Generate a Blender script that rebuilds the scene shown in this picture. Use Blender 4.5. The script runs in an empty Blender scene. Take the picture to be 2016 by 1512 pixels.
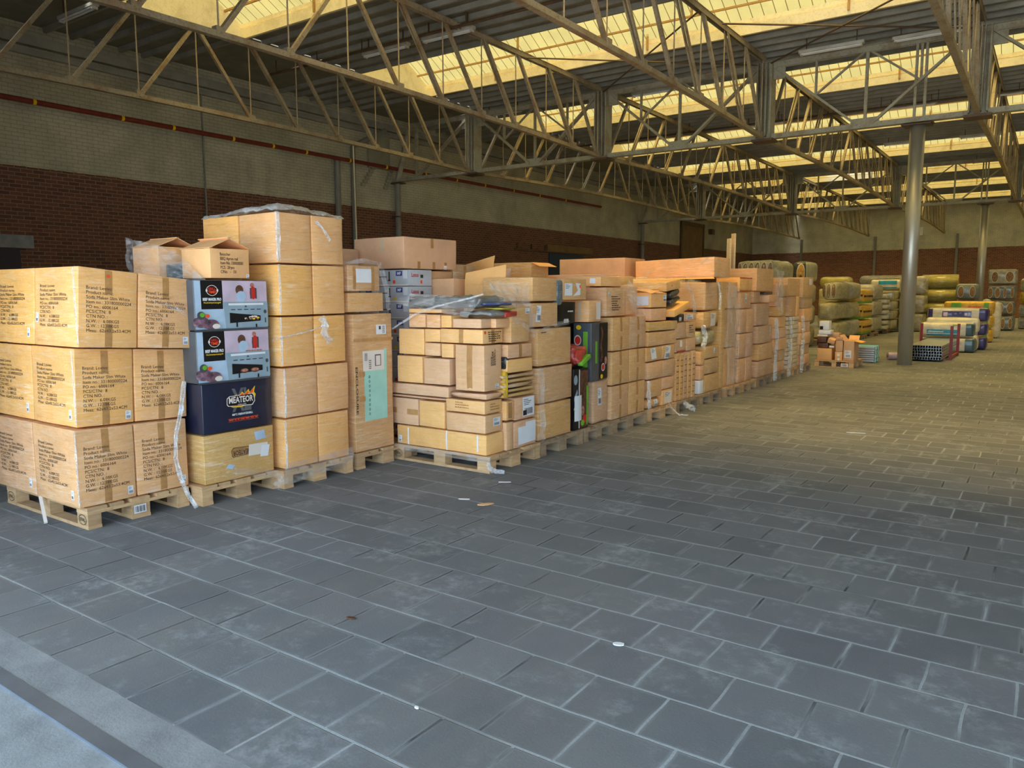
import bpy, bmesh, math, random
from mathutils import Vector, Matrix, noise
random.seed(7)
SC = bpy.context.scene
COL = SC.collection
# ------------------------------------------------------------------ camera
YAW, PITCH, ROLL = 0.6121959, 0.11799826, -0.00327553
def make_camera():
    cy, sy, cp, sp = math.cos(YAW), math.sin(YAW), math.cos(PITCH), math.sin(PITCH)
    f = Vector((-sy*cp, cy*cp, -sp)); rt = Vector((cy, sy, 0)); dn = f.cross(rt)
    cr, sr = math.cos(ROLL), math.sin(ROLL)
    r2 = rt*cr - dn*sr; d2 = rt*sr + dn*cr
    cd = bpy.data.cameras.new('camera'); co = bpy.data.objects.new('camera', cd); COL.objects.link(co)
    m = Matrix((r2, -d2, -f)).transposed().to_4x4(); m.translation = Vector((0, 0, 1.55))
    co.matrix_world = m
    cd.sensor_width = 36; cd.lens = 36*1514.33/2016; cd.clip_start = 0.05; cd.clip_end = 300
    SC.camera = co
make_camera()
# ------------------------------------------------------------------ light
w = bpy.data.worlds.new('sky'); SC.world = w; w.use_nodes = True
wn = w.node_tree; wn.nodes.clear()
bg = wn.nodes.new('ShaderNodeBackground'); wo = wn.nodes.new('ShaderNodeOutputWorld')
bg.inputs[0].default_value = (0.60, 0.80, 1.0, 1); bg.inputs[1].default_value = 5.4
wn.links.new(bg.outputs[0], wo.inputs[0])
sd = bpy.data.lights.new('sun', 'SUN'); so = bpy.data.objects.new('sun', sd); COL.objects.link(so)
sd.energy = 62; sd.angle = math.radians(50); sd.color = (1.0, 0.93, 0.78)
so.rotation_euler = Vector((0.05, 0.12, -1)).to_track_quat('-Z', 'Y').to_euler()
so.location = (0, 20, 30)
SC.view_settings.view_transform = 'Standard'; SC.view_settings.look = 'None'
SC.view_settings.gamma = 1; SC.view_settings.exposure = 0.0
SC.view_settings.use_curve_mapping = False
try:
    SC.cycles.max_bounces = 10; SC.cycles.diffuse_bounces = 5; SC.cycles.transparent_max_bounces = 12
except Exception: pass

# ------------------------------------------------------------------ helpers
def s2l(r, g, b):
    f = lambda c: (c/255/12.92) if c/255 <= .04045 else ((c/255+.055)/1.055)**2.4
    return (f(r), f(g), f(b), 1)
def tag(o, label=None, cat=None, group=None, kind=None):
    if label: o['label'] = label
    if cat: o['category'] = cat
    if group: o['group'] = group
    if kind: o['kind'] = kind
    return o
def empty(name, loc, rz=0, label=None, cat=None, group=None):
    o = bpy.data.objects.new(name, None); COL.objects.link(o); o.location = loc; o.rotation_euler = (0, 0, rz)
    o.empty_display_size = .1
    return tag(o, label, cat, group)
class MB:
    def __init__(s): s.v = []; s.f = []; s.mi = []; s.m = 0
    def add(s, vs, fs):
        n = len(s.v); s.v += [tuple(p) for p in vs]; s.f += [tuple(i+n for i in f) for f in fs]; s.mi += [s.m]*len(fs)
    def box(s, x0, x1, y0, y1, z0, z1):
        s.add([(x0,y0,z0),(x1,y0,z0),(x1,y1,z0),(x0,y1,z0),(x0,y0,z1),(x1,y0,z1),(x1,y1,z1),(x0,y1,z1)],
              [(0,3,2,1),(4,5,6,7),(0,1,5,4),(1,2,6,5),(2,3,7,6),(3,0,4,7)]); return s
    def bar(s, p, q, wd, h, up=(0,0,1)):
        p, q = Vector(p), Vector(q); d = (q-p).normalized(); u = Vector(up)
        if abs(d.dot(u)) > .99: u = Vector((0,1,0))
        a = d.cross(u).normalized(); b = a.cross(d).normalized()
        vs = [c + a*(i*wd/2) + b*(j*h/2) for c in (p, q) for i, j in ((-1,-1),(1,-1),(1,1),(-1,1))]
        s.add(vs, [(0,1,2,3),(7,6,5,4),(0,4,5,1),(1,5,6,2),(2,6,7,3),(3,7,4,0)]); return s
    def angle(s, p, q, wd, t=.008, up=(0,0,1)):
        # two flat legs: an angle section
        p, q = Vector(p), Vector(q); d = (q-p).normalized(); u = Vector(up)
        if abs(d.dot(u)) > .99: u = Vector((0,1,0))
        a = d.cross(u).normalized(); b = a.cross(d).normalized()
        s.bar(p+a*wd/2, q+a*wd/2, t, wd, up); s.bar(p+b*wd/2, q+b*wd/2, wd, t, up); return s
    def tube(s, p, q, r, n=10, r2=None, cap=True):
        p, q = Vector(p), Vector(q); d = (q-p).normalized(); u = Vector((0,0,1)) if abs(d.z) < .9 else Vector((0,1,0))
        a = d.cross(u).normalized(); b = a.cross(d); r2 = r if r2 is None else r2
        vs = [c + (a*math.cos(2*math.pi*i/n)+b*math.sin(2*math.pi*i/n))*rr for c, rr in ((p, r), (q, r2)) for i in range(n)]
        fs = [(i, (i+1) % n, n+(i+1) % n, n+i) for i in range(n)]
        if cap: fs += [tuple(range(n))[::-1], tuple(range(n, 2*n))]
        s.add(vs, fs); return s
    def path(s, pts, r, n=6):
        for a, b in zip(pts[:-1], pts[1:]): s.tube(a, b, r, n)
        return s
    def grid(s, fn, nu, nv):
        vs = [fn(i/nu, j/nv) for j in range(nv+1) for i in range(nu+1)]
        s.add(vs, [(j*(nu+1)+i, j*(nu+1)+i+1, (j+1)*(nu+1)+i+1, (j+1)*(nu+1)+i) for j in range(nv) for i in range(nu)]); return s
    def build(s, name, mats, parent=None, origin=None, smooth=False):
        if origin is None and parent is not None: origin = parent.location
        o3 = Vector(origin) if origin is not None else Vector((0,0,0))
        me = bpy.data.meshes.new(name); me.from_pydata([tuple(Vector(v)-o3) for v in s.v], [], s.f)
        if not isinstance(mats, (list, tuple)): mats = [mats]
        for m in mats: me.materials.append(m)
        if len(mats) > 1: me.polygons.foreach_set('material_index', s.mi)
        if smooth: me.polygons.foreach_set('use_smooth', [True]*len(me.polygons))
        me.update()
        o = bpy.data.objects.new(name, me); COL.objects.link(o)
        if parent is not None: o.parent = parent
        else: o.location = o3
        return o
def mbox(*a): return MB().box(*a)
def copy_tree(o, parent=None):
    c = o.copy(); COL.objects.link(c)
    if parent is not None: c.parent = parent
    for ch in list(o.children): copy_tree(ch, c)
    return c
def struct(name, mb, m, parent=None):
    o = mb.build(name, m, parent); 
    if parent is None: o['kind'] = 'structure'
    return o
# ------------------------------------------------------------------ materials
class NT:
    def __init__(s, name):
        s.mat = bpy.data.materials.new(name); s.mat.use_nodes = True; s.t = s.mat.node_tree; s.t.nodes.clear()
        s.out = s.t.nodes.new('ShaderNodeOutputMaterial')
    def n(s, typ, ins=None, **kw):
        nd = s.t.nodes.new('ShaderNode'+typ)
        for k, v in kw.items(): setattr(nd, k, v)
        for k, v in (ins or {}).items(): s.set(nd, k, v)
        return nd
    def set(s, nd, k, v):
        sk = nd.inputs[k]
        if isinstance(v, bpy.types.NodeSocket): s.t.links.new(v, sk)
        elif isinstance(v, bpy.types.Node): s.t.links.new(v.outputs[0], sk)
        else: sk.default_value = v
    def math(s, op, a, b=0.0, c=0.0):
        return s.n('Math', {0: a, 1: b, 2: c}, operation=op).outputs[0]
    def mix(s, fac, a, b, typ='RGBA', blend='MIX'):
        nd = s.n('Mix', data_type='RGBA', blend_type=blend)
        s.set(nd, 0, fac); s.set(nd, 6, a); s.set(nd, 7, b); return nd.outputs[2]
    def ramp(s, v, a, b):
        return s.n('MapRange', {0: v, 1: a, 2: b, 3: 0.0, 4: 1.0}).outputs[0]
    def noise(s, co, scale, detail=4, rough=.55, scl=None):
        if scl: co = s.n('Mapping', {0: co, 3: scl}).outputs[0]
        return s.n('TexNoise', {'Vector': co, 'Scale': scale, 'Detail': detail, 'Roughness': rough}).outputs[0]
    def co(s): return s.n('TexCoord').outputs['Object']
    def bsdf(s, **k):
        nd = s.n('BsdfPrincipled')
        for a, b in k.items(): s.set(nd, a.replace('_', ' '), b)
        s.t.links.new(nd.outputs[0], s.out.inputs[0]); return nd
    def bump(s, h, strength=.3, dist=.01):
        return s.n('Bump', {'Height': h, 'Strength': strength, 'Distance': dist}).outputs[0]
def simple(name, col, rough=.6, metal=0.0, var=.12, scale=6, bump=0.0, coat=0.0):
    t = NT(name); co = t.co(); n = t.noise(co, scale, 5)
    dark = tuple(c*(1-var*2) for c in col[:3])+(1,); lite = tuple(min(1, c*(1+var)) for c in col[:3])+(1,)
    c = t.mix(t.ramp(n, .3, .7), dark, lite)
    k = dict(Base_Color=c, Roughness=rough, Metallic=metal)
    b = t.bsdf(**k); 
    if coat: b.inputs['Coat Weight'].default_value = coat
    if bump: t.set(b, 'Normal', t.bump(t.noise(co, scale*6, 4), bump, .004))
    return t.mat
def cardboard(name, col, film=0.0):
    t = NT(name); co = t.co(); oi = t.n('ObjectInfo')
    big = t.noise(co, 3.0, 4); fine = t.noise(co, 60, 3)
    flute = t.n('TexWave', {'Vector': co, 'Scale': 45.0, 'Distortion': .6, 'Detail': 1.0}, bands_direction='Z').outputs['Fac']
    dark = tuple(c*.80 for c in col[:3])+(1,); lite = tuple(min(1, c*1.10) for c in col[:3])+(1,)
    c = t.mix(t.ramp(big, .25, .75), dark, lite)
    c = t.mix(t.math('MULTIPLY', t.ramp(fine, .45, .8), .12), c, (0.9, .8, .65, 1))
    hv = t.n('HueSaturation', {'Hue': t.math('ADD', t.math('MULTIPLY', oi.outputs['Random'], .012), .494),
          'Saturation': t.math('ADD', t.math('MULTIPLY', oi.outputs['Random'], .22), .86), 'Value': t.math('ADD', t.math('MULTIPLY', oi.outputs['Random'], .22), .88), 'Color': c})
    c = hv.outputs[0]
    nrm = t.bump(t.math('ADD', t.math('MULTIPLY', flute, .15), big), .25, .012)
    b = t.bsdf(Roughness=.72, Normal=nrm)
    if film:
        m = t.n('Mapping', {0: co, 2: (0.5, 0.35, .4), 3: (2.0, 2.0, 14.0)}).outputs[0]
        st = t.n('TexNoise', {'Vector': m, 'Scale': 2.2, 'Detail': 6.0, 'Roughness': .65, 'Distortion': .8}).outputs[0]
        c = t.mix(t.math('MULTIPLY', t.ramp(st, .52, .85), .34*film), c, (0.80, .74, .66, 1))  # milky film and its sheen, mixed into the cardboard colour
        rot = t.n('CombineXYZ', {0: t.math('MULTIPLY', oi.outputs['Random'], 1.6), 1: t.math('SUBTRACT', oi.outputs['Random'], .3), 2: .3}).outputs[0]
        m2 = t.n('Mapping', {0: co, 2: rot, 3: (1.6, 1.6, 16.0)}).outputs[0]
        s2 = t.n('TexNoise', {'Vector': m2, 'Scale': 3.0, 'Detail': 7.0, 'Roughness': .72, 'Distortion': .9}).outputs[0]
        zone = t.ramp(t.noise(co, 2.2, 2), .38, .62)
        c = t.mix(t.math('MULTIPLY', t.math('MULTIPLY', t.ramp(s2, .54, .66), zone), .48*film), c, (0.95, .88, .74, 1))  # highlights on the crumpled film, painted as pale streaks
        c = t.mix(t.math('MULTIPLY', t.ramp(s2, .46, .34), .40*film), c, tuple(q*.5 for q in col[:3])+(1,))
        st = t.math('ADD', st, t.math('MULTIPLY', s2, 1.2))
        b.inputs['Coat Weight'].default_value = .9*film; b.inputs['Coat Roughness'].default_value = .10
        t.set(b, 'Coat Normal', t.bump(st, 1.0, .05))
    t.set(b, 'Base Color', c)
    return t.mat
M = {}
M['card'] = cardboard('cardboard', s2l(240, 180, 118))
M['cardf'] = cardboard('cardboard_in_film', s2l(240, 178, 112), 1.0)
M['carddf'] = cardboard('brown_cardboard_in_film', s2l(218, 164, 104), 1.0)
M['cardd'] = cardboard('brown_cardboard', s2l(216, 166, 112))
M['cardl'] = cardboard('pale_cardboard_in_film', s2l(240, 184, 122), .6)
M['cardp'] = cardboard('pinkish_cardboard_in_film', s2l(224, 170, 128), 1.0)
M['cardg'] = cardboard('olive_cardboard_in_film', s2l(206, 160, 98), 1.0)
M['pack'] = cardboard('pale_pack', s2l(216, 200, 166), .9)
M['tape'] = simple('packing_tape', s2l(186, 138, 86), .22, var=.1, scale=20)
M['cleartape'] = simple('clear_tape', s2l(214, 190, 156), .18, var=.05)
M['ink'] = simple('black_ink', s2l(62, 48, 38), .7, var=.1)
M['black'] = simple('black_print', s2l(20, 21, 26), .35, var=.1)
M['navy'] = simple('navy_print', s2l(28, 34, 58), .4, var=.15, scale=9, coat=.4)
M['paper'] = simple('white_paper', s2l(228, 230, 234), .55, var=.04)
M['cream'] = simple('cream_paper', s2l(226, 216, 206), .6, var=.04)
M['aqua'] = simple('aqua_print', s2l(158, 214, 200), .35, var=.06, coat=.4)
M['greyp'] = simple('grey_print', s2l(96, 98, 102), .5)
M['red'] = simple('red_print', s2l(206, 44, 30), .5)
M['orange'] = simple('orange_sticker', s2l(240, 84, 30), .5, var=.03)
M['yel'] = simple('yellow_print', s2l(240, 200, 30), .5, var=.05)
M['green'] = simple('green_print', s2l(112, 176, 52), .45)
M['pblue'] = simple('pale_blue_print', s2l(178, 200, 222), .35, var=.1, coat=.4)
M['lilac'] = simple('lilac_print', s2l(206, 186, 204), .35, var=.1)
M['steelp'] = simple('steel_print', s2l(150, 170, 182), .35, var=.1)
M['dgrey'] = simple('dark_grey_print', s2l(74, 78, 84), .4, var=.12, coat=.3)
M['brownp'] = simple('brown_print', s2l(104, 66, 48), .5, var=.4, scale=25)
M['skinp'] = simple('meat_print', s2l(196, 128, 112), .5, var=.35, scale=40)
M['mauve'] = simple('mauve_print', s2l(132, 96, 112), .5, var=.4, scale=30)
M['silverbox'] = simple('silver_grey_box', s2l(190, 196, 204), .4, var=.07, coat=.3)
M['mfblue'] = simple('blue_badge', s2l(40, 60, 140), .4)
# pallet wood
def wood(name, c1, c2):
    t = NT(name); co = t.co(); oi = t.n('ObjectInfo')
    g = t.noise(co, 3, 5, .6, (2, 2, 16)); k = t.noise(co, 9, 4)
    c = t.mix(t.ramp(g, .3, .7), c1, c2); c = t.mix(t.math('MULTIPLY', t.ramp(k, .55, .75), .5), c, tuple(x*.55 for x in c1[:3])+(1,))
    hv = t.n('HueSaturation', {'Hue': .5, 'Saturation': .9, 'Value': t.math('ADD', t.math('MULTIPLY', oi.outputs['Random'], .35), .78), 'Color': c})
    t.bsdf(Base_Color=hv.outputs[0], Roughness=.8, Normal=t.bump(g, .4, .005)); return t.mat
M['wood'] = wood('pallet_wood', s2l(186, 142, 92), s2l(212, 172, 118))
M['woodd'] = wood('weathered_pallet_wood', s2l(142, 116, 88), s2l(176, 148, 112))
# floor pavers
def paver_mat():
    t = NT('grey_concrete_pavers'); co = t.co()
    wob = t.noise(co, 2.5, 3)
    off = t.n('Mapping', {0: co, 1: (0.021+.156, -1.432+.0, 0)}).outputs[0]
    disp = t.n('VectorMath', {0: t.n('TexNoise', {'Vector': co, 'Scale': 3.0, 'Detail': 3.0}).outputs['Color'], 1: (0.5, .5, .5)}, operation='SUBTRACT').outputs[0]
    disp = t.n('VectorMath', {0: disp, 1: (.022, .018, 0)}, operation='MULTIPLY').outputs[0]
    v = t.n('VectorMath', {0: off, 1: disp}, operation='ADD').outputs[0]
    br = t.n('TexBrick', {'Vector': v, 'Color1': (0, 0, 0, 1), 'Color2': (1, 1, 1, 1), 'Mortar': (0, 0, 0, 1), 'Scale': 1.0, 'Mortar Size': .0072,
                          'Mortar Smooth': .35, 'Bias': 0.0, 'Brick Width': .312, 'Row Height': .300}, offset=.5, offset_frequency=2, squash=1.0)
    br2 = t.n('TexBrick', {'Vector': v, 'Color1': (0, 0, 0, 1), 'Color2': (1, 1, 1, 1), 'Mortar': (0, 0, 0, 1), 'Scale': 1.0, 'Mortar Size': .022,
                          'Mortar Smooth': 1.0, 'Bias': 0.0, 'Brick Width': .312, 'Row Height': .300}, offset=.5, offset_frequency=2, squash=1.0)
    fac = br.outputs['Fac']; near = br2.outputs['Fac']
    fine = t.noise(co, 90, 4, .7); mid = t.noise(co, 1.3, 5, .6); pat = t.noise(co, 2.1, 6, .7); spec = t.noise(co, 240, 2)
    base = t.mix(br.outputs['Color'], (.104, .112, .125, 1), (.160, .168, .184, 1))
    base = t.mix(t.math('MULTIPLY', t.ramp(mid, .35, .7), .5), base, (.195, .20, .208, 1))
    base = t.mix(t.math('MULTIPLY', t.ramp(fine, .5, .8), .35), base, (.21, .21, .215, 1))
    base = t.mix(t.math('MULTIPLY', t.ramp(spec, .62, .8), .4), base, (.04, .043, .048, 1))
    # pale efflorescence in patches
    dust = t.math('MULTIPLY', t.ramp(pat, .50, .66), t.ramp(t.noise(co, 14, 5, .7), .42, .62))
    base = t.mix(t.math('MULTIPLY', dust, .6), base, (.36, .39, .41, 1))
    dj = t.math('MULTIPLY', near, t.ramp(t.noise(co, 1.7, 4), .40, .56))
    base = t.mix(t.math('MULTIPLY', dj, .6), base, (.31, .34, .36, 1))
    # long joints are sandy and pale, the short cross joints mostly dark
    sy = t.n('SeparateXYZ', {0: v}).outputs[1]; fr = t.math('FRACT', t.math('DIVIDE', sy, .300))
    rowj = t.math('ADD', t.math('LESS_THAN', fr, .035), t.math('GREATER_THAN', fr, .965))
    nj = t.noise(co, 1.1, 4, .6); sx = t.n('SeparateXYZ', {0: co}).outputs[0]
    right = t.math('MULTIPLY', t.ramp(sx, -2.6, -1.0), .09)
    jl = t.ramp(t.math('ADD', t.math('ADD', nj, right), t.math('MULTIPLY', rowj, .12)), .46, .66)
    jcol = t.mix(jl, (.045, .047, .05, 1), (.36, .39, .41, 1))
    jcol = t.mix(t.math('MULTIPLY', t.ramp(fine, .4, .7), .4), jcol, (.12, .125, .13, 1))
    c = t.mix(fac, base, jcol)
    # worn far part: brownish dirt streaks
    st = t.math('MULTIPLY', t.ramp(t.noise(co, .55, 6, .7, (1, .45, 1)), .5, .72), .5)
    c = t.mix(st, c, (.24, .22, .195, 1))
    h = t.math('SUBTRACT', t.math('ADD', t.math('MULTIPLY', fine, .25), t.math('MULTIPLY', mid, .4)), t.math('MULTIPLY', fac, .9))
    t.bsdf(Base_Color=c, Roughness=.82, Normal=t.bump(h, .55, .008)); return t.mat
M['paver'] = paver_mat()
def concrete(name, col, s=5):
    t = NT(name); co = t.co(); a = t.noise(co, s, 6, .65); b = t.noise(co, s*14, 4, .7)
    c = t.mix(t.ramp(a, .3, .7), tuple(x*.75 for x in col[:3])+(1,), tuple(min(1, x*1.2) for x in col[:3])+(1,))
    c = t.mix(t.math('MULTIPLY', t.ramp(b, .55, .75), .3), c, tuple(x*.45 for x in col[:3])+(1,))
    t.bsdf(Base_Color=c, Roughness=.85, Normal=t.bump(b, .4, .006)); return t.mat
M['sill'] = concrete('rough_grey_concrete', (.24, .25, .26))
M['apron'] = concrete('pale_outdoor_concrete', (.27, .285, .30))
M['slab'] = concrete('roof_slab_concrete', (.20, .20, .175), 2)
M['slabrib'] = concrete('roof_rib_concrete', (.29, .285, .25), 2)
# brick wall, red below, painted above
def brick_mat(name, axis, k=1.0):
    t = NT(name); co = t.co(); sp = t.n('SeparateXYZ', {0: co})
    u = sp.outputs[1] if axis == 'y' else sp.outputs[0]; z = sp.outputs[2]
    v = t.n('CombineXYZ', {0: u, 1: z, 2: 0.0}).outputs[0]
    br = t.n('TexBrick', {'Vector': v, 'Color1': (.100, .036, .022, 1), 'Color2': (.19, .068, .038, 1), 'Mortar': (.25, .19, .14, 1), 'Scale': 1.0,
             'Mortar Size': .0075, 'Mortar Smooth': .2, 'Bias': 0.0, 'Brick Width': .23, 'Row Height': .0785}, offset=.5)
    a = t.noise(v, 1.1, 6, .65); b = t.noise(v, 9, 5, .7)
    red = t.mix(t.math('MULTIPLY', t.ramp(b, .4, .75), .35), br.outputs['Color'], (.10, .06, .05, 1))
    paint = t.mix(t.ramp(a, .3, .72), (.34, .325, .24, 1), (.55, .525, .39, 1))
    paint = t.mix(t.math('MULTIPLY', br.outputs['Fac'], .45), paint, (.15, .14, .11, 1))
    paint = t.mix(t.math('MULTIPLY', t.ramp(t.noise(v, .5, 6, .7, (1, .35, 1)), .56, .72), .55), paint, (.16, .15, .12, 1))
    peel = t.math('MULTIPLY', t.ramp(t.noise(v, 1.6, 6, .8), .66, .70), t.ramp(b, .45, .6))
    paint = t.mix(peel, paint, br.outputs['Color'])
    edge = t.math('ADD', 4.13, t.math('MULTIPLY', t.math('SUBTRACT', t.noise(v, 6, 3), .5), .05))
    isp = t.math('GREATER_THAN', z, edge)
    c = t.mix(isp, red, paint)
    if k != 1: c = t.mix(1.0, c, (k, k, k, 1), blend='MULTIPLY')  # lifts the wall colour to imitate stronger light at the far end
    c = t.mix(t.math('MULTIPLY', t.ramp(t.noise(v, .23, 4), .55, .75), .35), c, (.05, .045, .035, 1))
    h = t.math('SUBTRACT', t.math('MULTIPLY', b, .4), br.outputs['Fac'])
    t.bsdf(Base_Color=c, Roughness=.85, Normal=t.bump(h, .5, .01)); return t.mat
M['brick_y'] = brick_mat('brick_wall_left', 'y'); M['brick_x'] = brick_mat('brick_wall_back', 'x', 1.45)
def rusty(name, col, rust=.5):
    t = NT(name); co = t.co(); a = t.noise(co, 2.2, 6, .7); b = t.noise(co, 26, 5, .75)
    c = t.mix(t.math('MULTIPLY', t.ramp(a, .48, .62), rust), col, (.19, .105, .045, 1))
    c = t.mix(t.math('MULTIPLY', t.ramp(b, .52, .66), rust), c, (.10, .055, .03, 1))
    t.bsdf(Base_Color=c, Roughness=.6, Metallic=0.0, Normal=t.bump(b, .2, .004)); return t.mat
M['truss'] = rusty('weathered_cream_steel', (.33, .28, .19, 1), .65)
M['paintbrick'] = simple('painted_brick', (.30, .295, .22, 1), .8, scale=3)
M['girder'] = rusty('grey_painted_steel', (.36, .35, .27, 1), .5)
M['rod'] = rusty('thin_rust_rod', (.42, .34, .22, 1), .4)
M['rustrod'] = rusty('orange_rust_steel', (.50, .30, .11, 1), .4)
M['darksteel'] = rusty('dark_rust_steel', (.08, .05, .035, 1), .5)
M['whitebeam'] = rusty('white_painted_beam', (.90, .84, .62, 1), .2)
M['pipegrey'] = rusty('grey_drain_pipe', (.22, .23, .21, 1), .35)
M['redpipe'] = simple('red_pipe_paint', s2l(116, 40, 34), .5, var=.15)
def galv(name, col, rough=.38):
    t = NT(name); co = t.co(); a = t.noise(co, 3, 5, .7, (1, 1, .25)); b = t.noise(co, 30, 5, .8)
    c = t.mix(t.ramp(a, .3, .7), tuple(x*.75 for x in col[:3])+(1,), col); c = t.mix(t.math('MULTIPLY', t.ramp(b, .66, .72), .6), c, (.06, .045, .03, 1))
    t.bsdf(Base_Color=c, Roughness=rough, Metallic=.75); return t.mat
M['column'] = galv('silver_painted_column', (.62, .60, .52, 1), .42)
M['galv'] = galv('galvanised_steel', (.62, .66, .68, 1), .3)
M['pstrip'] = galv('threshold_steel', (.30, .36, .44, 1), .45)
M['redsteel'] = simple('red_steel', s2l(150, 40, 34), .45)
M['door_blue'] = simple('blue_door_paint', s2l(16, 50, 84), .5)
M['door_wood'] = simple('brown_board', s2l(120, 96, 62), .7, scale=2)
M['tube_white'] = simple('lamp_housing', (.55, .54, .48), .5)
# skylight sheet: corrugated, yellowed, lets daylight through
def sheet_mat(white=False):
    t = NT('clear_sheet' if white else 'yellowed_translucent_sheet'); co = t.co()
    sp = t.n('SeparateXYZ', {0: co})
    saw = t.math('FRACT', t.math('MULTIPLY', sp.outputs[0], 4.2))
    line = t.math('LESS_THAN', saw, .07)
    a = t.noise(co, 1.5, 5, .6)
    c = t.mix(t.ramp(a, .3, .7), (.036, .026, .007, 1), (.054, .040, .012, 1))
    c = t.mix(line, c, (.02, .014, .004, 1))
    if white: c = (.14, .14, .135, 1)
    tr = t.n('BsdfTranslucent', {'Color': c}); tp = t.n('BsdfTransparent', {'Color': (1, 1, 1, 1) if white else (1.0, .74, .27, 1)})
    df = t.n('BsdfDiffuse', {'Color': c})
    m1 = t.n('MixShader', {0: .35, 1: tr.outputs[0], 2: df.outputs[0]})
    m2 = t.n('MixShader', {0: t.math('MULTIPLY', t.math('SUBTRACT', 1.0, line), SHEET_T), 1: m1.outputs[0], 2: tp.outputs[0]})
    t.t.links.new(m2.outputs[0], t.out.inputs[0]); return t.mat
SHEET_T = .115
M['sheet'] = sheet_mat()
def film_mat(name, alpha=.16, tint=(1, 1, 1, 1)):
    t = NT(name); co = t.co(); st = t.noise(co, 9, 6, .7, (1, 1, 3))
    gl = t.n('BsdfGlossy', {'Color': tint, 'Roughness': .12, 'Normal': t.bump(st, 1.0, .03)})
    df = t.n('BsdfDiffuse', {'Color': (.85, .86, .86, 1)}); tp = t.n('BsdfTransparent')
    m0 = t.n('MixShader', {0: .5, 1: gl.outputs[0], 2: df.outputs[0]})
    m = t.n('MixShader', {0: t.math('ADD', t.math('MULTIPLY', t.ramp(st, .45, .75), .5), alpha), 1: tp.outputs[0], 2: m0.outputs[0]})
    t.t.links.new(m.outputs[0], t.out.inputs[0]); return t.mat
M['whitesheet'] = sheet_mat(True)
M['plank'] = wood('pale_timber', s2l(214, 186, 132), s2l(236, 210, 160))
M['film'] = film_mat('clear_stretch_film', .12); M['filmd'] = film_mat('bunched_stretch_film', .45)
def plastic(name, col, rough=.25, bump=.8, s=7):
    t = NT(name); co = t.co(); st = t.noise(co, s, 6, .65, (1, 1, 2))
    cr = t.n('TexNoise', {'Vector': t.n('Mapping', {0: co, 2: (.5, .3, .2), 3: (1.2, 1.2, 11.0)}).outputs[0], 'Scale': s*.8, 'Detail': 6.0, 'Roughness': .7, 'Distortion': 1.0}).outputs[0]
    c = t.mix(t.ramp(st, .35, .7), tuple(x*.62 for x in col[:3])+(1,), tuple(min(1, x*1.15) for x in col[:3])+(1,))
    c = t.mix(t.math('MULTIPLY', t.ramp(cr, .56, .68), .45), c, (.85, .83, .72, 1))  # highlights along the creases, painted in as pale streaks
    st = t.math('ADD', st, cr)
    b = t.bsdf(Base_Color=c, Roughness=.5, Normal=t.bump(st, bump, .03)); b.inputs['Coat Weight'].default_value = .8; b.inputs['Coat Roughness'].default_value = rough
    return t.mat
M['bag'] = plastic('grey_plastic_bag', s2l(150, 150, 148)); M['bagblack'] = plastic('black_plastic_bag', s2l(44, 46, 48), .2)
M['bagred'] = plastic('red_plastic_bag', s2l(216, 52, 34), .3); M['bagblue'] = plastic('blue_plastic_bag', s2l(46, 74, 150), .3)
M['bagyel'] = plastic('yellow_plastic_bag', s2l(216, 200, 40), .3); M['clearbale'] = plastic('film_wrapped_bale', s2l(206, 196, 150), .12, 1.0, 4)
M['bluebale'] = plastic('blue_grey_bale_film', s2l(126, 140, 146), .15, 1.0, 5); M['greybale'] = plastic('pale_bale_film', s2l(196, 192, 172), .2, .9, 5)
M['clearroll'] = plastic('clear_roll_film', s2l(190, 178, 96), .08, .5, 3); M['dkgreenbale'] = plastic('dark_green_bale_film', s2l(26, 44, 42), .15)
M['whiteroll'] = plastic('white_roll_wrap', s2l(226, 220, 200), .3, .4, 3); M['aquaroll'] = plastic('aqua_wrap', s2l(40, 150, 196), .3, .3)
M['petrol'] = plastic('petrol_blue_wrap', s2l(66, 92, 104), .2, .6); M['purple'] = plastic('purple_wrap', s2l(50, 42, 104), .25, .6)
M['yellowroll'] = plastic('yellow_wrap', s2l(238, 186, 24), .3, .5); M['pinkroll'] = plastic('pink_roll', s2l(206, 176, 196), .5, .3)
M['bstrap'] = simple('white_twine', s2l(228, 222, 200), .6, var=.04); M['baleface'] = simple('brown_bale_content', s2l(150, 118, 84), .8, var=.25, scale=18)
M['jute'] = simple('yellow_envelope', s2l(226, 184, 40), .6)
M['aquap'] = simple('turquoise_print', s2l(44, 150, 196), .4); M['petrolp'] = simple('petrol_print', s2l(62, 92, 106), .35, coat=.5); M['purplep'] = simple('purple_print', s2l(56, 46, 112), .35, coat=.5)
M['yelbale'] = simple('straw_coloured_content', s2l(206, 156, 76), .8, var=.2, scale=14); M['paleend'] = simple('pale_olive_film', s2l(176, 176, 146), .3, coat=.5)
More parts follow.
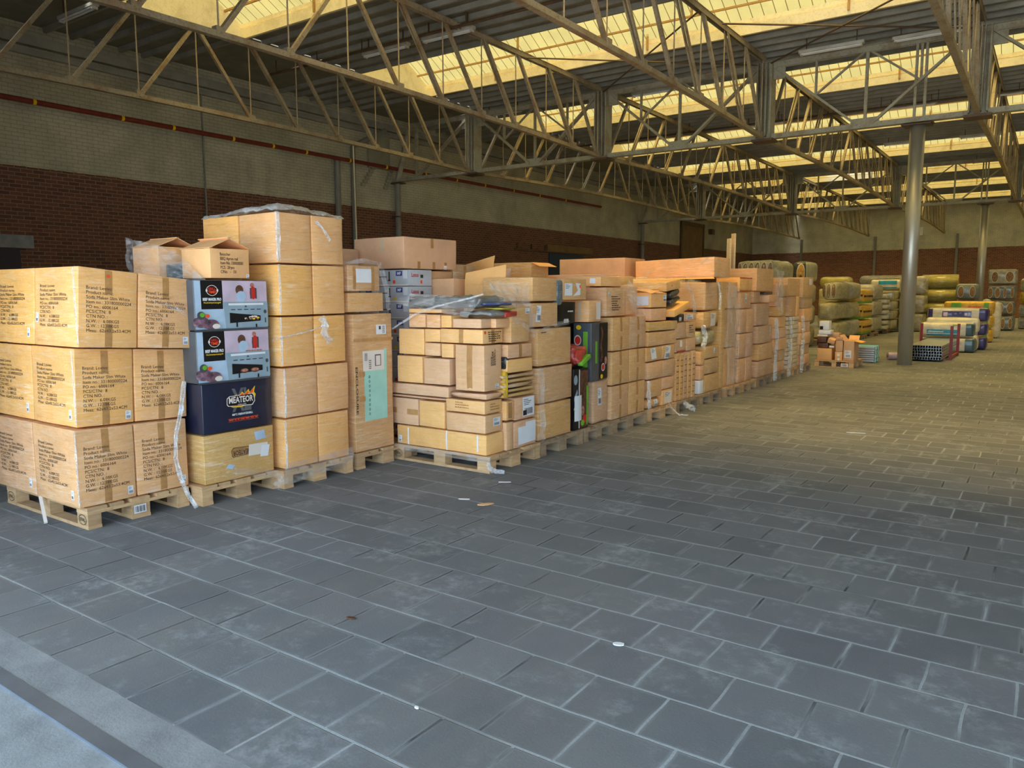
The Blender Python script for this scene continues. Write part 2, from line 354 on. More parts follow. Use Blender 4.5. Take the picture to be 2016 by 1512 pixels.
# ------------------------------------------------------------------ cartons
class Surf:
    """rounded, slightly bulging and dented box; everything on its skin follows the same surface"""
    def __init__(s, X, Y, Z, r=.008, bulge=.006, amp=.004, seed=0, freq=3.0, lean=(0, 0), crush=0.0):
        s.d = (X, Y, Z); s.r = min(r, X*.45, Y*.45, Z*.45); s.b = bulge; s.a = amp; s.sd = seed; s.fq = freq; s.lean = lean; s.cr = crush; s.tz = 0.0
    def disp(s, p, off=0.0):
        X, Y, Z = s.d; h = Vector((X/2, Y/2, Z/2)); c = Vector((p[0], p[1], p[2]-Z/2))
        inn = Vector([max(-h[i]+s.r, min(h[i]-s.r, c[i])) for i in range(3)])
        dd = c-inn
        if dd.length > 1e-7: n = dd.normalized(); c = inn + n*s.r
        else: n = Vector((0, 0, 0))
        q = [1-(min(1, abs(c[i]/h[i])))**2 for i in range(3)]
        b = s.b*(abs(n[0])*q[1]*q[2]+abs(n[1])*q[0]*q[2]+abs(n[2])*q[0]*q[1]*.4)
        nz = noise.noise(Vector((p[0]*s.fq+s.sd*3.1, p[1]*s.fq+s.sd*1.7, p[2]*s.fq)))*s.a
        c = c + n*(b+nz+off-.5*s.b-.5*s.a)
        if s.cr:
            k = noise.noise(Vector((s.sd*2.3+p[0]*1.3, p[1]*1.3+5, 1.0)))
            c[2] -= s.cr*max(0, k+.3)*max(0, (c[2]+Z/2)/Z)
        zz = (c[2]+Z/2)*(1+s.tz*c[1])
        return Vector((c[0]+s.lean[0]*zz, c[1]+s.lean[1]*zz, zz))
    def face(s, f, u, v, off=0.0):
        X, Y, Z = s.d
        if f == '+x': p = (X/2, (u-.5)*Y, v*Z)
        elif f == '-x': p = (-X/2, (.5-u)*Y, v*Z)
        elif f == '-y': p = ((u-.5)*X, -Y/2, v*Z)
        elif f == '+y': p = ((.5-u)*X, Y/2, v*Z)
        else: p = ((u-.5)*X, (v-.5)*Y, Z)
        return s.disp(p, off)
    def mesh(s, n=4):
        X, Y, Z = s.d; r = s.r
        def ax(L, lo): 
            k = max(1, n if L > .25 else n//2)
            return [lo]+[lo+r*.35]+[lo+r+(L-2*r)*i/k for i in range(k+1)]+[lo+L-r*.35, lo+L]
        A = [ax(X, -X/2), ax(Y, -Y/2), ax(Z, 0)]; N = [len(a) for a in A]
        vs = []; idx = {}; fs = []
        def vid(i, j, k):
            if (i, j, k) not in idx:
                idx[(i, j, k)] = len(vs); vs.append(s.disp((A[0][i], A[1][j], A[2][k])))
            return idx[(i, j, k)]
        for a in range(3):
            b, c = (a+1) % 3, (a+2) % 3
            for side in (0, N[a]-1):
                for i in range(N[b]-1):
                    for j in range(N[c]-1):
                        q = []
                        for di, dj in ((0, 0), (1, 0), (1, 1), (0, 1)):
                            t = [0, 0, 0]; t[a] = side; t[b] = i+di; t[c] = j+dj; q.append(vid(*t))
                        fs.append(tuple(q if side else q[::-1]))
        return vs, fs
TXT = {}
def text_geo(body, font_scale_key='t', align='LEFT', space=1.0, line=1.0, bold=0.0):
    key = (body, align, line, bold)
    if key in TXT: return TXT[key]
    cu = bpy.data.curves.new('lettering', 'FONT'); cu.body = body; cu.align_x = align; cu.space_line = line; cu.offset = bold; cu.resolution_u = 2
    ob = bpy.data.objects.new('lettering', cu); COL.objects.link(ob)
    dg = bpy.context.evaluated_depsgraph_get(); ev = ob.evaluated_get(dg); me = ev.to_mesh()
    vs = [(v.co.x, v.co.y) for v in me.vertices]; fs = [tuple(p.vertices) for p in me.polygons]
    ev.to_mesh_clear(); bpy.data.objects.remove(ob); bpy.data.curves.remove(cu)
    if vs:
        x0 = min(v[0] for v in vs); x1 = max(v[0] for v in vs); y0 = min(v[1] for v in vs); y1 = max(v[1] for v in vs)
        vs = [((v[0]-x0)/(x1-x0), (v[1]-y0)/(y1-y0)) for v in vs]
    TXT[key] = (vs, fs); return TXT[key]
class Art:
    """flat printed shapes laid on a surface, one mesh, several inks"""
    def __init__(s, surf, face, k=0): s.s = surf; s.f = face; s.mb = MB(); s.mats = []; s.k = k; s.st = []
    def _m(s, m):
        if m not in s.mats: s.mats.append(m)
        s.mb.m = s.mats.index(m); s.k += 1; s.st.append((len(s.mb.v), len(s.mb.f), m)); return .0012+s.k*.00025
    def rect(s, u0, u1, v0, v1, m, n=4, rot=0.0):
        n = max(n, 12) if s.k >= 40 else n
        o = s._m(m); uc, vc = (u0+u1)/2, (v0+v1)/2; cr, sr = math.cos(rot), math.sin(rot)
        def fn(a, b):
            du, dv = (a-.5)*(u1-u0), (b-.5)*(v1-v0)
            return s.s.face(s.f, uc+du*cr-dv*sr, vc+du*sr+dv*cr, o)
        s.mb.grid(fn, n, n); return s
    def ell(s, u, v, ru, rv, m, n=18, ring=0.0):
        o = s._m(m)
        if ring:
            vs = [s.s.face(s.f, u+ru*k*math.cos(2*math.pi*i/n), v+rv*k*math.sin(2*math.pi*i/n), o) for k in (1, 1-ring) for i in range(n)]
            s.mb.add(vs, [(i, (i+1) % n, n+(i+1) % n, n+i) for i in range(n)])
        else:
            vs = [s.s.face(s.f, u, v, o)]+[s.s.face(s.f, u+ru*math.cos(2*math.pi*i/n), v+rv*math.sin(2*math.pi*i/n), o) for i in range(n)]
            s.mb.add(vs, [(0, 1+i, 1+(i+1) % n) for i in range(n)])
        return s
    def poly(s, pts, m):
        o = s._m(m); s.mb.add([s.s.face(s.f, u, v, o) for u, v in pts], [tuple(range(len(pts)))]); return s
    def text(s, body, u0, u1, v0, v1, m, align='LEFT', line=1.0, rot=0, bold=0.0):
        o = s._m(m); vs, fs = text_geo(body, align=align, line=line, bold=bold); out = []
        for a, b in vs:
            if rot == 180: a, b = 1-a, 1-b
            elif rot == 90: a, b = 1-b, a
            elif rot == -90: a, b = b, 1-a
            out.append(s.s.face(s.f, u0+a*(u1-u0), v0+b*(v1-v0), o))
        s.mb.add(out, fs); return s
    def done(s, name, parent):
        if name in ('packing_tape', 'strap', 'coloured_end', 'red_tape', 'paper_sheet', 'dot_sticker') and len(s.st) > 1:
            e = s.st[1:]+[(len(s.mb.v), len(s.mb.f), None)]
            for (v0, f0, m), (v1, f1, _) in zip(s.st, e):
                q = MB(); q.v = s.mb.v[v0:v1]; q.f = [tuple(i-v0 for i in f) for f in s.mb.f[f0:f1]]; q.mi = [0]*len(q.f)
                o = q.build(name, M[m], parent, origin=(0, 0, 0))
            return o
        return s.mb.build(name, [M[m] for m in s.mats], parent, origin=(0, 0, 0))
NC = [0]
def carton(x0, x1, y0, y1, z0, z1, label, mat='cardf', tape='', wrap=True, group=None, name='carton', cat='carton', r=.009, bulge=None, amp=None,
           rz=0.0, n=4, lean=(0, 0), crush=0.0, tilt=None, cfreq=3.0, tz=0.0):
    NC[0] += 1; X, Y, Z = x1-x0, y1-y0, z1-z0
    bl = (.012 if X > .3 and Z > .2 else .004) if bulge is None else bulge
    am = (.008 if X > .3 else .004) if amp is None else amp
    if name == 'carton': bl *= .42; am *= .6
    sf = Surf(X, Y, Z, r, bl, am, NC[0], cfreq, lean, crush); sf.tz = tz
    mb = MB(); mb.add(*sf.mesh(n))
    loc = ((x0+x1)/2, (y0+y1)/2, z0)
    o = mb.build(name, M[mat], None, origin=(0, 0, 0), smooth=True)
    o.location = loc; o.rotation_euler = tilt if tilt else (0, 0, rz)
    tag(o, label, cat, group)
    o_s = (o, sf)
    if tape:
        for f in (('+x',) if 'o' in tape else ('-y',) if 'n' in tape else ('+x', '-y')):
            a = Art(sf, f)
            if 'v' in tape:
                hh = min(.35, .10/Z); ww = .024/(Y if f == '+x' else X)
                a.rect(.5-ww, .5+ww, 1-hh*1.6, 1, 'tape'); a.rect(.5-ww, .5+ww, 0, hh*1.6, 'tape')
            if 'V' in tape:
                ww = .03/(Y if f == '+x' else X); a.rect(.5-ww, .5+ww, 0, 1, 'tape')
            if 'h' in tape: a.rect(0, 1, .45, .45+.05/Z, 'tape')
            a.done('packing_tape', o)
    return o_s
def label_on(os_, f, u0, u1, v0, v1, bars=True, m='paper', rot=0.0, name='shipping_label', txt=True):
    a = Art(os_[1], f); a.rect(u0, u1, v0, v1, m, 3, rot); du, dv = u1-u0, v1-v0
    if txt:
        for i in range(4):
            a.rect(u0+du*.1, u0+du*(.5+.35*((i*37) % 10)/10), v0+dv*(.86-.09*i), v0+dv*(.89-.09*i), 'ink', 1)
    if bars:
        for i in range(9): a.rect(u0+du*(.15+.08*i), u0+du*(.15+.08*i+.03+.02*(i % 2)), v0+dv*.1, v0+dv*.42, 'ink', 1)
    return a.done(name, os_[0])
def flap(os_, pts, th=.005, mat='card', name='flap'):
    """pts: 4 corners in carton-local metres"""
    p = [Vector(q) for q in pts]; nn = (p[1]-p[0]).cross(p[3]-p[0]).normalized()*th
    mb = MB()
    def fn(a, b): 
        q = p[0].lerp(p[1], a).lerp(p[3].lerp(p[2], a), b); return q + nn*(1.2*math.sin(a*math.pi)*math.sin(b*math.pi))
    mb.grid(fn, 4, 4); 
    mb.grid(lambda a, b: fn(1-a, b)-nn, 4, 4)
    k = 25; e = []
    for i in range(4): e.append((i, i+1, k+4-(i+1), k+4-i)); e.append((20+i+1, 20+i, k+20+4-i, k+20+4-i-1))
    for j in range(4): e.append((5*(j+1), 5*j, k+5*j+4, k+5*(j+1)+4)); e.append((5*j+4, 5*(j+1)+4, k+5*(j+1), k+5*j))
    mb.f += e; mb.mi += [0]*len(e)
    return mb.build(name, M[mat], os_[0], origin=(0, 0, 0))
# ------------------------------------------------------------------ pallets
def make_pallet(mat):
    r = empty('wooden_pallet', (0, 0, 0))
    # long side along x (1.2), three skids along x; origin at the +x -y bottom corner
    for i, (a, b) in enumerate(((0, .145), (.17, .27), (.3275, .4725), (.53, .63), (.655, .8))):
        mbox(-1.2, 0, a, b, .122, .144).build('deck_board', M[mat], r)
    for a in (-1.2, -.6725, -.145): mbox(a, a+.145, 0, .8, .100, .122).build('stringer_board', M[mat], r)
    for b, wd in ((0, .1), (.3275, .145), (.7, .1)):
        mbox(-1.2, 0, b, b+wd, 0, .022).build('bottom_board', M[mat], r)
        for a in (-1.2, -.6725, -.145): mbox(a+.002, a+.143, b+.002, b+wd-.002, .022, .100).build('block', M[mat], r)
    return r
PAL = {}
def pallet(x1, y0, label, wy=.8, mat='wood', rz=0.0, wx=1.2, z=0.0, group=None):
    if mat not in PAL: PAL[mat] = make_pallet(mat)
    o = copy_tree(PAL[mat])
    o.location = (x1, y0, z); o.rotation_euler = (0, 0, rz); o.scale = (wx/1.2, wy/.8, 1)
    tag(o, label, 'pallet', group); return o
def stamp(parent, x, y, sx=1.0):
    # burnt oval stamp on a block's near face, parent-local
    sf = Surf(.12, .01, .078, .0005, 0, 0); a = Art(sf, '-y')
    a.ell(.5, .5, .42, .46, 'ink', 24, .10); a.text('EPAL', .22, .80, .34, .66, 'ink', bold=.01)
    o = a.done('burnt_stamp', parent); o.location = (x, y+.004, .022); return o
# ------------------------------------------------------------------ structure
XL, YB, ZR = -17.3, 53.5, 6.86
XR = 13.0
def structure():
    struct('floor', MB().grid(lambda a, b: (XL-.2+(XR-XL+.4)*a, 1.435+(YB+.3-1.435)*b, 0), 8, 12), M['paver'])
    struct('trim_1', mbox(-6.2, XR, 1.268, 1.435, -.2, .002), M['sill'])
    struct('trim_2', mbox(-6.2, XR, 1.205, 1.268, -.2, .005), M['pstrip'])
    struct('floor_outside', mbox(-40, 40, -40, 1.205, -.2, -.004), M['apron'])
    struct('wall_left', mbox(XL-.3, XL, 1.2, YB, 0, 7.0), M['brick_y'])
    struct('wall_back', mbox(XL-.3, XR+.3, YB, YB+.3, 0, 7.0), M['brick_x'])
    struct('wall_right', mbox(XR, XR+.3, 1.2, YB, 0, 7.0), M['brick_y'])
    # front wall with the wide gate the photograph is taken through
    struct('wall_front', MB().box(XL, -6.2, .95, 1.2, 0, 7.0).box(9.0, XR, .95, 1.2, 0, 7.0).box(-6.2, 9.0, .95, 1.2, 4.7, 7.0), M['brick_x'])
    # roof slabs between the skylights
    P = 5.877; XS0, XS1 = -14.35, XR
    openings = [(8.02+P*k, 10.62+P*k) for k in range(0, 8)]
    mb = MB(); ribs = MB(); y = .9
    segs = []
    for a, b in openings: segs.append((y, a)); y = b
    segs.append((y, YB+.3))
    for a, b in segs: mb.box(XS0, XR+.3, a, b, ZR+.10, ZR+.22)
    mb.box(XL-.3, XS0-.06, .9, YB+.3, ZR+.10, ZR+.22)
    # channel slab ribs running across the hall
    k = 0
    def rib(xa, xb, ya): 
        ribs.add([(xa, ya, ZR+.10), (xa, ya+.10, ZR+.10), (xa, ya+.075, ZR), (xa, ya+.02, ZR), (xb, ya, ZR+.10), (xb, ya+.10, ZR+.10), (xb, ya+.075, ZR), (xb, ya+.02, ZR)],
                 [(0, 1, 2, 3), (7, 6, 5, 4), (0, 3, 7, 4), (3, 2, 6, 7), (2, 1, 5, 6)])
    for a, b in segs:
        n = max(1, round((b-a)/.48)); st = (b-a-.10)/n
        for i in range(n+1): rib(XS0, XR, a+i*st)
    for a, b in openings:
        n = round((b-a)/.48); st = (b-a)/n
        for i in range(n+1): rib(XL, XS0-.02, a+i*st-.05)
    o = struct('ceiling', mb, M['slab']); ribs.build('roof_rib', M['slabrib'], o, origin=(0, 0, 0))
    # skylights: curb boards, two sloped sheets, gable end, purlin rods
    for i, (a, b) in enumerate(openings):
        mb = MB(); zc = ZR+.27; zr = ZR+1.0; ym = (a+b)/2
        mb.grid(lambda u, v: (XS0+(XS1-XS0)*u, a+(ym-a)*v, zc+(zr-zc)*v), 2, 1)
        for xa, xb in (((XS0, -9.4), (-7.4, XS1)) if i == 5 else ((XS0, XS1),)): mb.grid(lambda u, v: (xa+(xb-xa)*u, ym+(b-ym)*v, zr+(zc-zr)*v), 2, 1)
        p = mb.build('window_%d' % (i+1), M['sheet']); p['kind'] = 'structure'
        if i == 5: MB().grid(lambda u, v: (-9.4+2*u, ym+(b-ym)*v, zr+(zc-zr)*v), 2, 1).build('clear_pane', M['whitesheet'], p, origin=(0, 0, 0))
        c = MB()
        c.box(XS0, XS1, b-.03, b+.02, ZR+.19, zc+.02); c.box(XS0, XS1, b-.08, b-.02, ZR-.02, ZR+.17); c.box(XS0, XS1, b-.05, b+.02, zc-.06, zc+.02)
        c.box(XS0, XS1, a-.02, a+.03, ZR+.02, zc+.02)
        c.build('curb_board', M['whitebeam'], p, origin=(0, 0, 0))
        g = MB(); g.add([(XS0, a, ZR+.02), (XS0, b, ZR+.02), (XS0, b, zc), (XS0, ym, zr), (XS0, a, zc), (XS0-.04, a, ZR+.02), (XS0-.04, b, ZR+.02), (XS0-.04, b, zc), (XS0-.04, ym, zr), (XS0-.04, a, zc)],
                        [(0, 1, 2, 3, 4), (9, 8, 7, 6, 5)]); g.build('gable_board', M['whitebeam'], p, origin=(0, 0, 0))
        r = MB()
        for f in (.30, .68): 
            yy = ym+(b-ym)*f; r.box(XS0, XS1, yy-.02, yy+.02, zr+(zc-zr)*f-.07, zr+(zc-zr)*f-.03)
        yy = a+.5*(ym-a); r.box(XS0, XS1, yy-.02, yy+.02, (zc+zr)/2-.07, (zc+zr)/2-.03)
        r.box(XS0, XS1, ym-.02, ym+.02, zr-.08, zr-.03)
        for xx in [-12.0+4.2*k for k in range(6)]: r.box(xx-.02, xx+.02, b-.12, b-.08, ZR+.05, zc+.12); r.box(xx+1.5, xx+1.54, ym-.02, ym+.02, ZR+.1, zr-.05)
        r.build('sheet_rail', M['rustrod'], p, origin=(0, 0, 0))
    struct('ceiling_added_sunshade', mbox(-13, 10, -2.6, .95, 4.95, 5.12), M['slab'])  # unseen canopy, added to keep the sun off the near floor
    # eaves beam along the left wall
    struct('trim_3', MB().box(XL+.02, XL+.14, 1.2, YB, 6.52, 6.72).box(XL, XL+.10, 1.2, YB, 6.34, 6.46), M['slabrib'])
structure()
GY = [18.17, 35.80]; TX = [-14.10, -9.86, -5.68, -1.48]
ORD = ['nearest the left wall', 'second from the left wall', 'third from the left wall', 'fourth from the left wall']
BAY = ['front bay', 'middle bay', 'rear bay']
def make_truss():
    """unit truss along y, centre at y=0, half length 8.65"""
    t = empty('roof_truss', (0, 0, 0)); H = 8.62; zb = lambda y: 5.04+.14*(1-(y/H)**2); zt = 6.70
    m = MB(); n = 8
    for i in range(n):
        a, b = -H+2*H*i/n, -H+2*H*(i+1)/n; m.bar((-.045, a, zb(a)), (-.045, b, zb(b)), .008, .08).bar((.045, a, zb(a)), (.045, b, zb(b)), .008, .08).bar((0, a, zb(a)-.04), (0, b, zb(b)-.04), .10, .008)
    m.build('bottom_chord', M['truss'], t)
    m = MB().bar((-.045, -H, zt), (-.045, H, zt), .008, .10).bar((.045, -H, zt), (.045, H, zt), .008, .10).bar((0, -H, zt+.05), (0, H, zt+.05), .13, .008)
    m.build('top_chord', M['truss'], t)
    for k in range(-7, 8):
        y = k*1.22
        MB().tube((0, y, zb(y)), (0, y, zt), .013, 6).build('tie_rod', M['rod'], t)
        if k != 0:
            y2 = y-1.22*(1 if k > 0 else -1)
            m = MB()
            if k % 2: m.bar((0, y, zb(y)), (0, y2*1.0+.06*(1 if k > 0 else -1), zt), .065, .065)
            else: m.bar((-.03, y, zb(y)), (-.03, y2+.06*(1 if k > 0 else -1), zt), .028, .065).bar((.03, y, zb(y)), (.03, y2+.06*(1 if k > 0 else -1), zt), .028, .065); 
            m.build('diagonal', M['truss'], t)
            MB().box(-.055, .055, y-.07, y+.07, zb(y)-.01, zb(y)+.10).build('gusset_plate', M['truss'], t)
    return t
tr0 = None
for b in range(3):
    for i, x in enumerate(TX):
        if tr0 is None: tr0 = make_truss(); o = tr0
        else: o = copy_tree(tr0)
        o.location = (x, 9.34+17.63*b, 0)
        tag(o, 'rusty cream lattice truss %s, %s' % (ORD[i], BAY[b]), 'roof truss', 'roof trusses running along the hall')
def make_girder(idx):
    g = empty('roof_girder', (0, 0, 0)); xs = XL; xe = XR; zb = 5.06; zt = 6.62
    MB().bar((xs, -.05, zb), (xe, -.05, zb), .012, .11).bar((xs, .05, zb), (xe, .05, zb), .012, .11).bar((xs, 0, zb-.05), (xe, 0, zb-.05), .18, .012).build('bottom_chord', M['girder'], g)
    MB().bar((xs+.9, -.05, zt), (xe, -.05, zt), .012, .13).bar((xs+.9, .05, zt), (xe, .05, zt), .012, .13).bar((xs+.9, 0, zt+.06), (xe, 0, zt+.06), .2, .012).build('top_chord', M['girder'], g)
    def diag(p, q, wd=.11): MB().bar((p[0], -.035, p[1]), (q[0], -.035, q[1]), .05, wd, (0, 1, 0)).bar((p[0], .035, p[1]), (q[0], .035, q[1]), .012, wd, (0, 1, 0)).build('diagonal', M['girder'], g)
    def vert(x, wd=.06, z0=zb, z1=zt): mbox(x-wd/2, x+wd/2, -.03, .03, z0, z1).build('vertical', M['girder'], g)
    nodes = TX+[2.72, 6.92, 11.12]
    for i, x in enumerate(nodes):
        p = MB(); p.box(x-.17, x-.15, -.17, .17, zb-.02, zt+.06).box(x+.15, x+.17, -.17, .17, zb-.02, zt+.06).box(x-.15, x+.15, -.02, .02, zb, zt)
        for s in (-1, 1):
            for q in (-.15, -.05, .05, .15): p.box(x+q-.012, x+q+.012, s*.02, s*.17 if s > 0 else -.02, zb, zt+.04) if s > 0 else p.box(x+q-.012, x+q+.012, -.17, -.02, zb, zt+.04)
        p.build('fluted_post', M['girder'], g)
        mbox(x-.24, x+.24, -.22, .22, zb-.11, zb-.06).build('bearing_plate', M['darksteel'], g)
        MB().box(x+.17, x+.42, -.02, .02, zt-.32, zt+.05).build('gusset_plate', M['girder'], g); MB().box(x-.42, x-.17, -.02, .02, zt-.32, zt+.05).build('gusset_plate', M['girder'], g)
        if i+1 < len(nodes):
            xm = (x+nodes[i+1])/2 + (0.02)
            diag((x+.2, zt-.06), (xm-.14, zb+.02)); diag((nodes[i+1]-.2, zt-.06), (xm+.14, zb+.02), .09); vert(xm)
            mbox(xm-.28, xm+.28, -.025, .025, zb-.02, zb+.16).build('gusset_plate', M['girder'], g)
            for s in (-1, 1):
                q = xm+s*1.03; zq = zb+.78
                vert(q, .045, zq, zt); MB().bar((q, 0, zq), (xm, 0, zt), .04, .05, (0, 1, 0)).build('strut', M['girder'], g)
    vert(-2.62, .05); vert(-2.44, .05)
    # wall end bay
    MB().tube((-17.1, 0, 5.08), (-16.55, 0, 6.62), .085, 10).build('raking_tube', M['girder'], g)
    vert(-16.3, .09); diag((-16.25, zb+.05), (-14.3, zt-.06), .09)
    MB().bar((-16.25, 0, zt-.02), (-15.1, 0, zb+.3), .03, .04, (0, 1, 0)).build('strut', M['girder'], g)
    return g
for i, y in enumerate(GY):
    g = make_girder(i) if i == 0 else copy_tree(g0)
    if i == 0: g0 = g
    g.location = (0, y, 0)
    tag(g, ['deep grey steel girder crossing the hall on top of the nearer round column', 'farther deep steel girder crossing the hall on top of the distant round column'][i], 'girder', 'cross girders with fluted posts')
def column(x, y, label, r=.145):
    c = empty('steel_column', (x, y, 0), 0, label, 'column', 'round steel columns under the girders')
    m = MB(); n = 28
    m.tube((x, y, 0), (x, y, 4.93), r, n); m.build('shaft', M['column'], c, smooth=False).data.polygons.foreach_set('use_smooth', [True]*n+[False]*2)
    MB().box(x-.26, x+.26, y-.20, y+.20, 4.93, 4.955).box(x-.3, x+.3, y-.14, y+.14, 4.955, 4.97).build('cap_plate', M['darksteel'], c)
column(-2.54, 18.17, 'thick silver round column standing right of the small open-carton pallet')
column(-2.47, 35.80, 'distant silver round column rising behind the yellow insulation packs')
def wallcol(y, label):
    c = empty('wall_pipe_column', (-17.12, y, 0), 0, label, 'column', 'pipe columns against the left wall')
    MB().tube((-17.12, y, 0), (-17.12, y, 4.95), .09, 14).build('shaft', M['pipegrey'], c, smooth=False)
    mbox(-17.3, -16.98, y-.11, y+.11, 3.92, 3.96).build('wall_bracket', M['darksteel'], c); mbox(-17.29, -16.9, y-.14, y+.14, 4.95, 4.985).build('cap_plate', M['darksteel'], c)
wallcol(18.17, 'grey pipe column on the left wall where the nearer girder ends')
wallcol(35.80, 'grey pipe column on the left wall left of the tall boarded opening')
# ------------------------------------------------------------------ wall fittings
def wall_things():
    w0 = XL
    p = empty('sprinkler_pipe', (w0+.25, 7, 5.39), 0, 'long dark red pipe clipped along the left wall below the trusses', 'pipe')
    MB().tube((w0+.25, 4.0, 5.39), (w0+.25, 31.3, 5.39), .055, 12).build('pipe', M['redpipe'], p)
    for y in [7.6, 9.4, 10.6, 12.2, 13.4, 14.5, 16.1, 17.6, 19.4, 21, 22.6, 24.4, 26.2, 28.2]:
        MB().tube((w0+.25, y-.03, 5.39), (w0+.25, y+.03, 5.39), .060, 12).build('yellow_band', M['yel'], p); MB().box(w0+.002, w0+.2, y-.01, y+.01, 5.385, 5.405).build('pipe_bracket', M['darksteel'], p)
    o = MB().tube((w0+.05, 11.5, 3.3), (w0+.05, 11.5, 6.35), .022, 8).build('wall_conduit', M['pipegrey'], None, origin=(w0+.05, 11.5, 3.3)); tag(o, 'thin grey conduit running up the left wall left of the drain pipes', 'conduit')
    d = empty('drain_pipe', (w0+.12, 15.8, 0), 0, 'short grey drain pipe on the left wall behind the tall five-tier cartons', 'pipe', 'grey drain pipes')
    MB().tube((w0+.11, 15.75, 2.2), (w0+.11, 15.75, 5.3), .085, 14).build('pipe', M['pipegrey'], d)
    MB().tube((w0+.11, 15.75, 5.3), (w0+.12, 15.75, 5.36), .10, 14).build('collar', M['pipegrey'], d)
    d = empty('drain_pipe', (w0+.12, 16.4, 0), 0, 'tall grey drain pipe with an elbow under the roof beside the short one', 'pipe', 'grey drain pipes')
    MB().tube((w0+.08, 16.4, 1.2), (w0+.08, 16.4, 5.85), .07, 14).build('pipe', M['pipegrey'], d)
    MB().tube((w0+.08, 16.4, 5.85), (w0+.35, 17.5, 6.45), .07, 14).build('elbow', M['pipegrey'], d)
    o = MB().tube((w0+.6, 16.0, .0), (w0+.5, 16.02, 5.8), .018, 8).build('white_pole', M['whitebeam'], None, origin=(w0+.6, 16, 0)); tag(o, 'thin pale pole standing before the grey drain pipes', 'pole')
    # old bricked-up corbel marks
    c = empty('brick_corbel', (w0, 17.2, 4.5), 0, 'stepped painted brick corbel on the left wall beside the pipe column', 'brickwork')
    for s in (0, 1):
        for k in range(6):
            y = 16.75+k*.085 if s == 0 else 17.95-k*.05
            z = 4.75+k*.11 if s == 0 else 5.3-k*.11
            mbox(w0+.004, w0+.07, y, y+.16, z, z+.09).build('corbel_brick', M['paintbrick'], c)
    mbox(w0+.004, w0+.09, 17.05, 17.95, 5.35, 6.4).build('pier', M['paintbrick'], c)
    # blue door, boarded opening
    d = empty('door_1', (w0, 28.7, 0)); d['kind'] = 'structure'
    mbox(w0-.02, w0+.04, 27.3, 30.1, 0, 3.18).build('door_leaf', M['door_blue'], d); mbox(w0, w0+.08, 27.1, 30.9, 3.25, 3.52).build('lintel', M['door_wood'], d)
    d = empty('door_2', (w0, 42.6, 0)); d['kind'] = 'structure'
    mbox(w0, w0+.05, 41.1, 44.2, 1.5, 5.3).build('door_leaf', M['door_wood'], d)
    MB().box(w0, w0+.10, 40.9, 41.1, 1.5, 5.4).box(w0, w0+.10, 44.2, 44.35, 1.5, 5.4).box(w0, w0+.12, 40.9, 44.35, 5.3, 5.5).build('door_frame', M['darksteel'], d)
    r = empty('coat_rail', (w0, 28, 3.4), 0, 'dark iron rail with hooks on the brick wall above the blue door', 'rail')
    MB().box(w0+.02, w0+.07, 24.8, 30.6, 3.22, 3.27).build('bar', M['darksteel'], r)
    for y in (25.0, 26.0, 27.0, 28.0, 28.9, 29.6, 30.3): MB().box(w0, w0+.06, y-.03, y+.03, 3.27, 3.48).build('hook', M['darksteel'], r)
    o = mbox(w0, w0+.25, 45.2, 45.6, 5.0, 5.3).build('wall_lamp', M['darksteel'], None, origin=(w0, 45.4, 5.15)); tag(o, 'small dark wall lamp right of the boarded opening', 'lamp')
    e = empty('distribution_box', (w0, 7.0, 2.4), 0, 'pale flat box on the brick wall above the left-edge cartons', 'box')
    mbox(w0+.004, w0+.14, 4.2, 7.45, 2.48, 2.74).build('cover', M['sill'], e); mbox(w0+.004, w0+.1, 4.2, 7.2, 1.6, 2.48).build('housing', M['navy'], e)
    for i, x in enumerate((-14.0, -9.5, -5.0)):
        o = mbox(x-.07, x+.07, YB-.12, YB-.003, 0, 4.98).build('wall_post', M['pipegrey'], None, origin=(x, YB-.06, 0)); tag(o, ['dark steel post on the back wall, left one near the corner', 'dark steel post on the back wall left of the nearer column', 'dark steel post on the back wall between the two round columns'][i], 'post', 'posts on the back wall')
    o = mbox(-7.1, -6.85, YB-.1, YB, 4.95, 5.45).build('lit_sign', M['paper'], None, origin=(-7, YB, 5)); tag(o, 'small white sign high on the back wall right of the nearer column', 'sign')
    # fluorescent fittings under the slabs
    spots = [(-11.9, 12.35), (-10.2, 12.35), (-4.2, 17.7), (-2.4, 17.9), (-8.7, 18.8), (-13.2, 18.4), (-3.6, 24.3), (-1.6, 24.3), (-7.6, 24.3), (-4.6, 30.1), (-2.3, 30.2), (-5.6, 36.3), (-2.4, 36.2), (-6.3, 6.6), (-14.9, 7.5)]
    ff = None
    wh = ['above the five-tier cartons, left one', 'above the five-tier cartons, right one', 'just left of the nearer column top', 'over the nearer column top', 'left of the second fluted post', 'in the far left corner before the first girder',
          'behind the first girder, middle one', 'behind the first girder, right one', 'behind the first girder, left one', 'two skylights behind the nearer column, left', 'two skylights behind the nearer column, right', 'near the second girder, left', 'near the second girder, right', 'nearest to the gate, above the aisle', 'over the left wall at the top left corner']
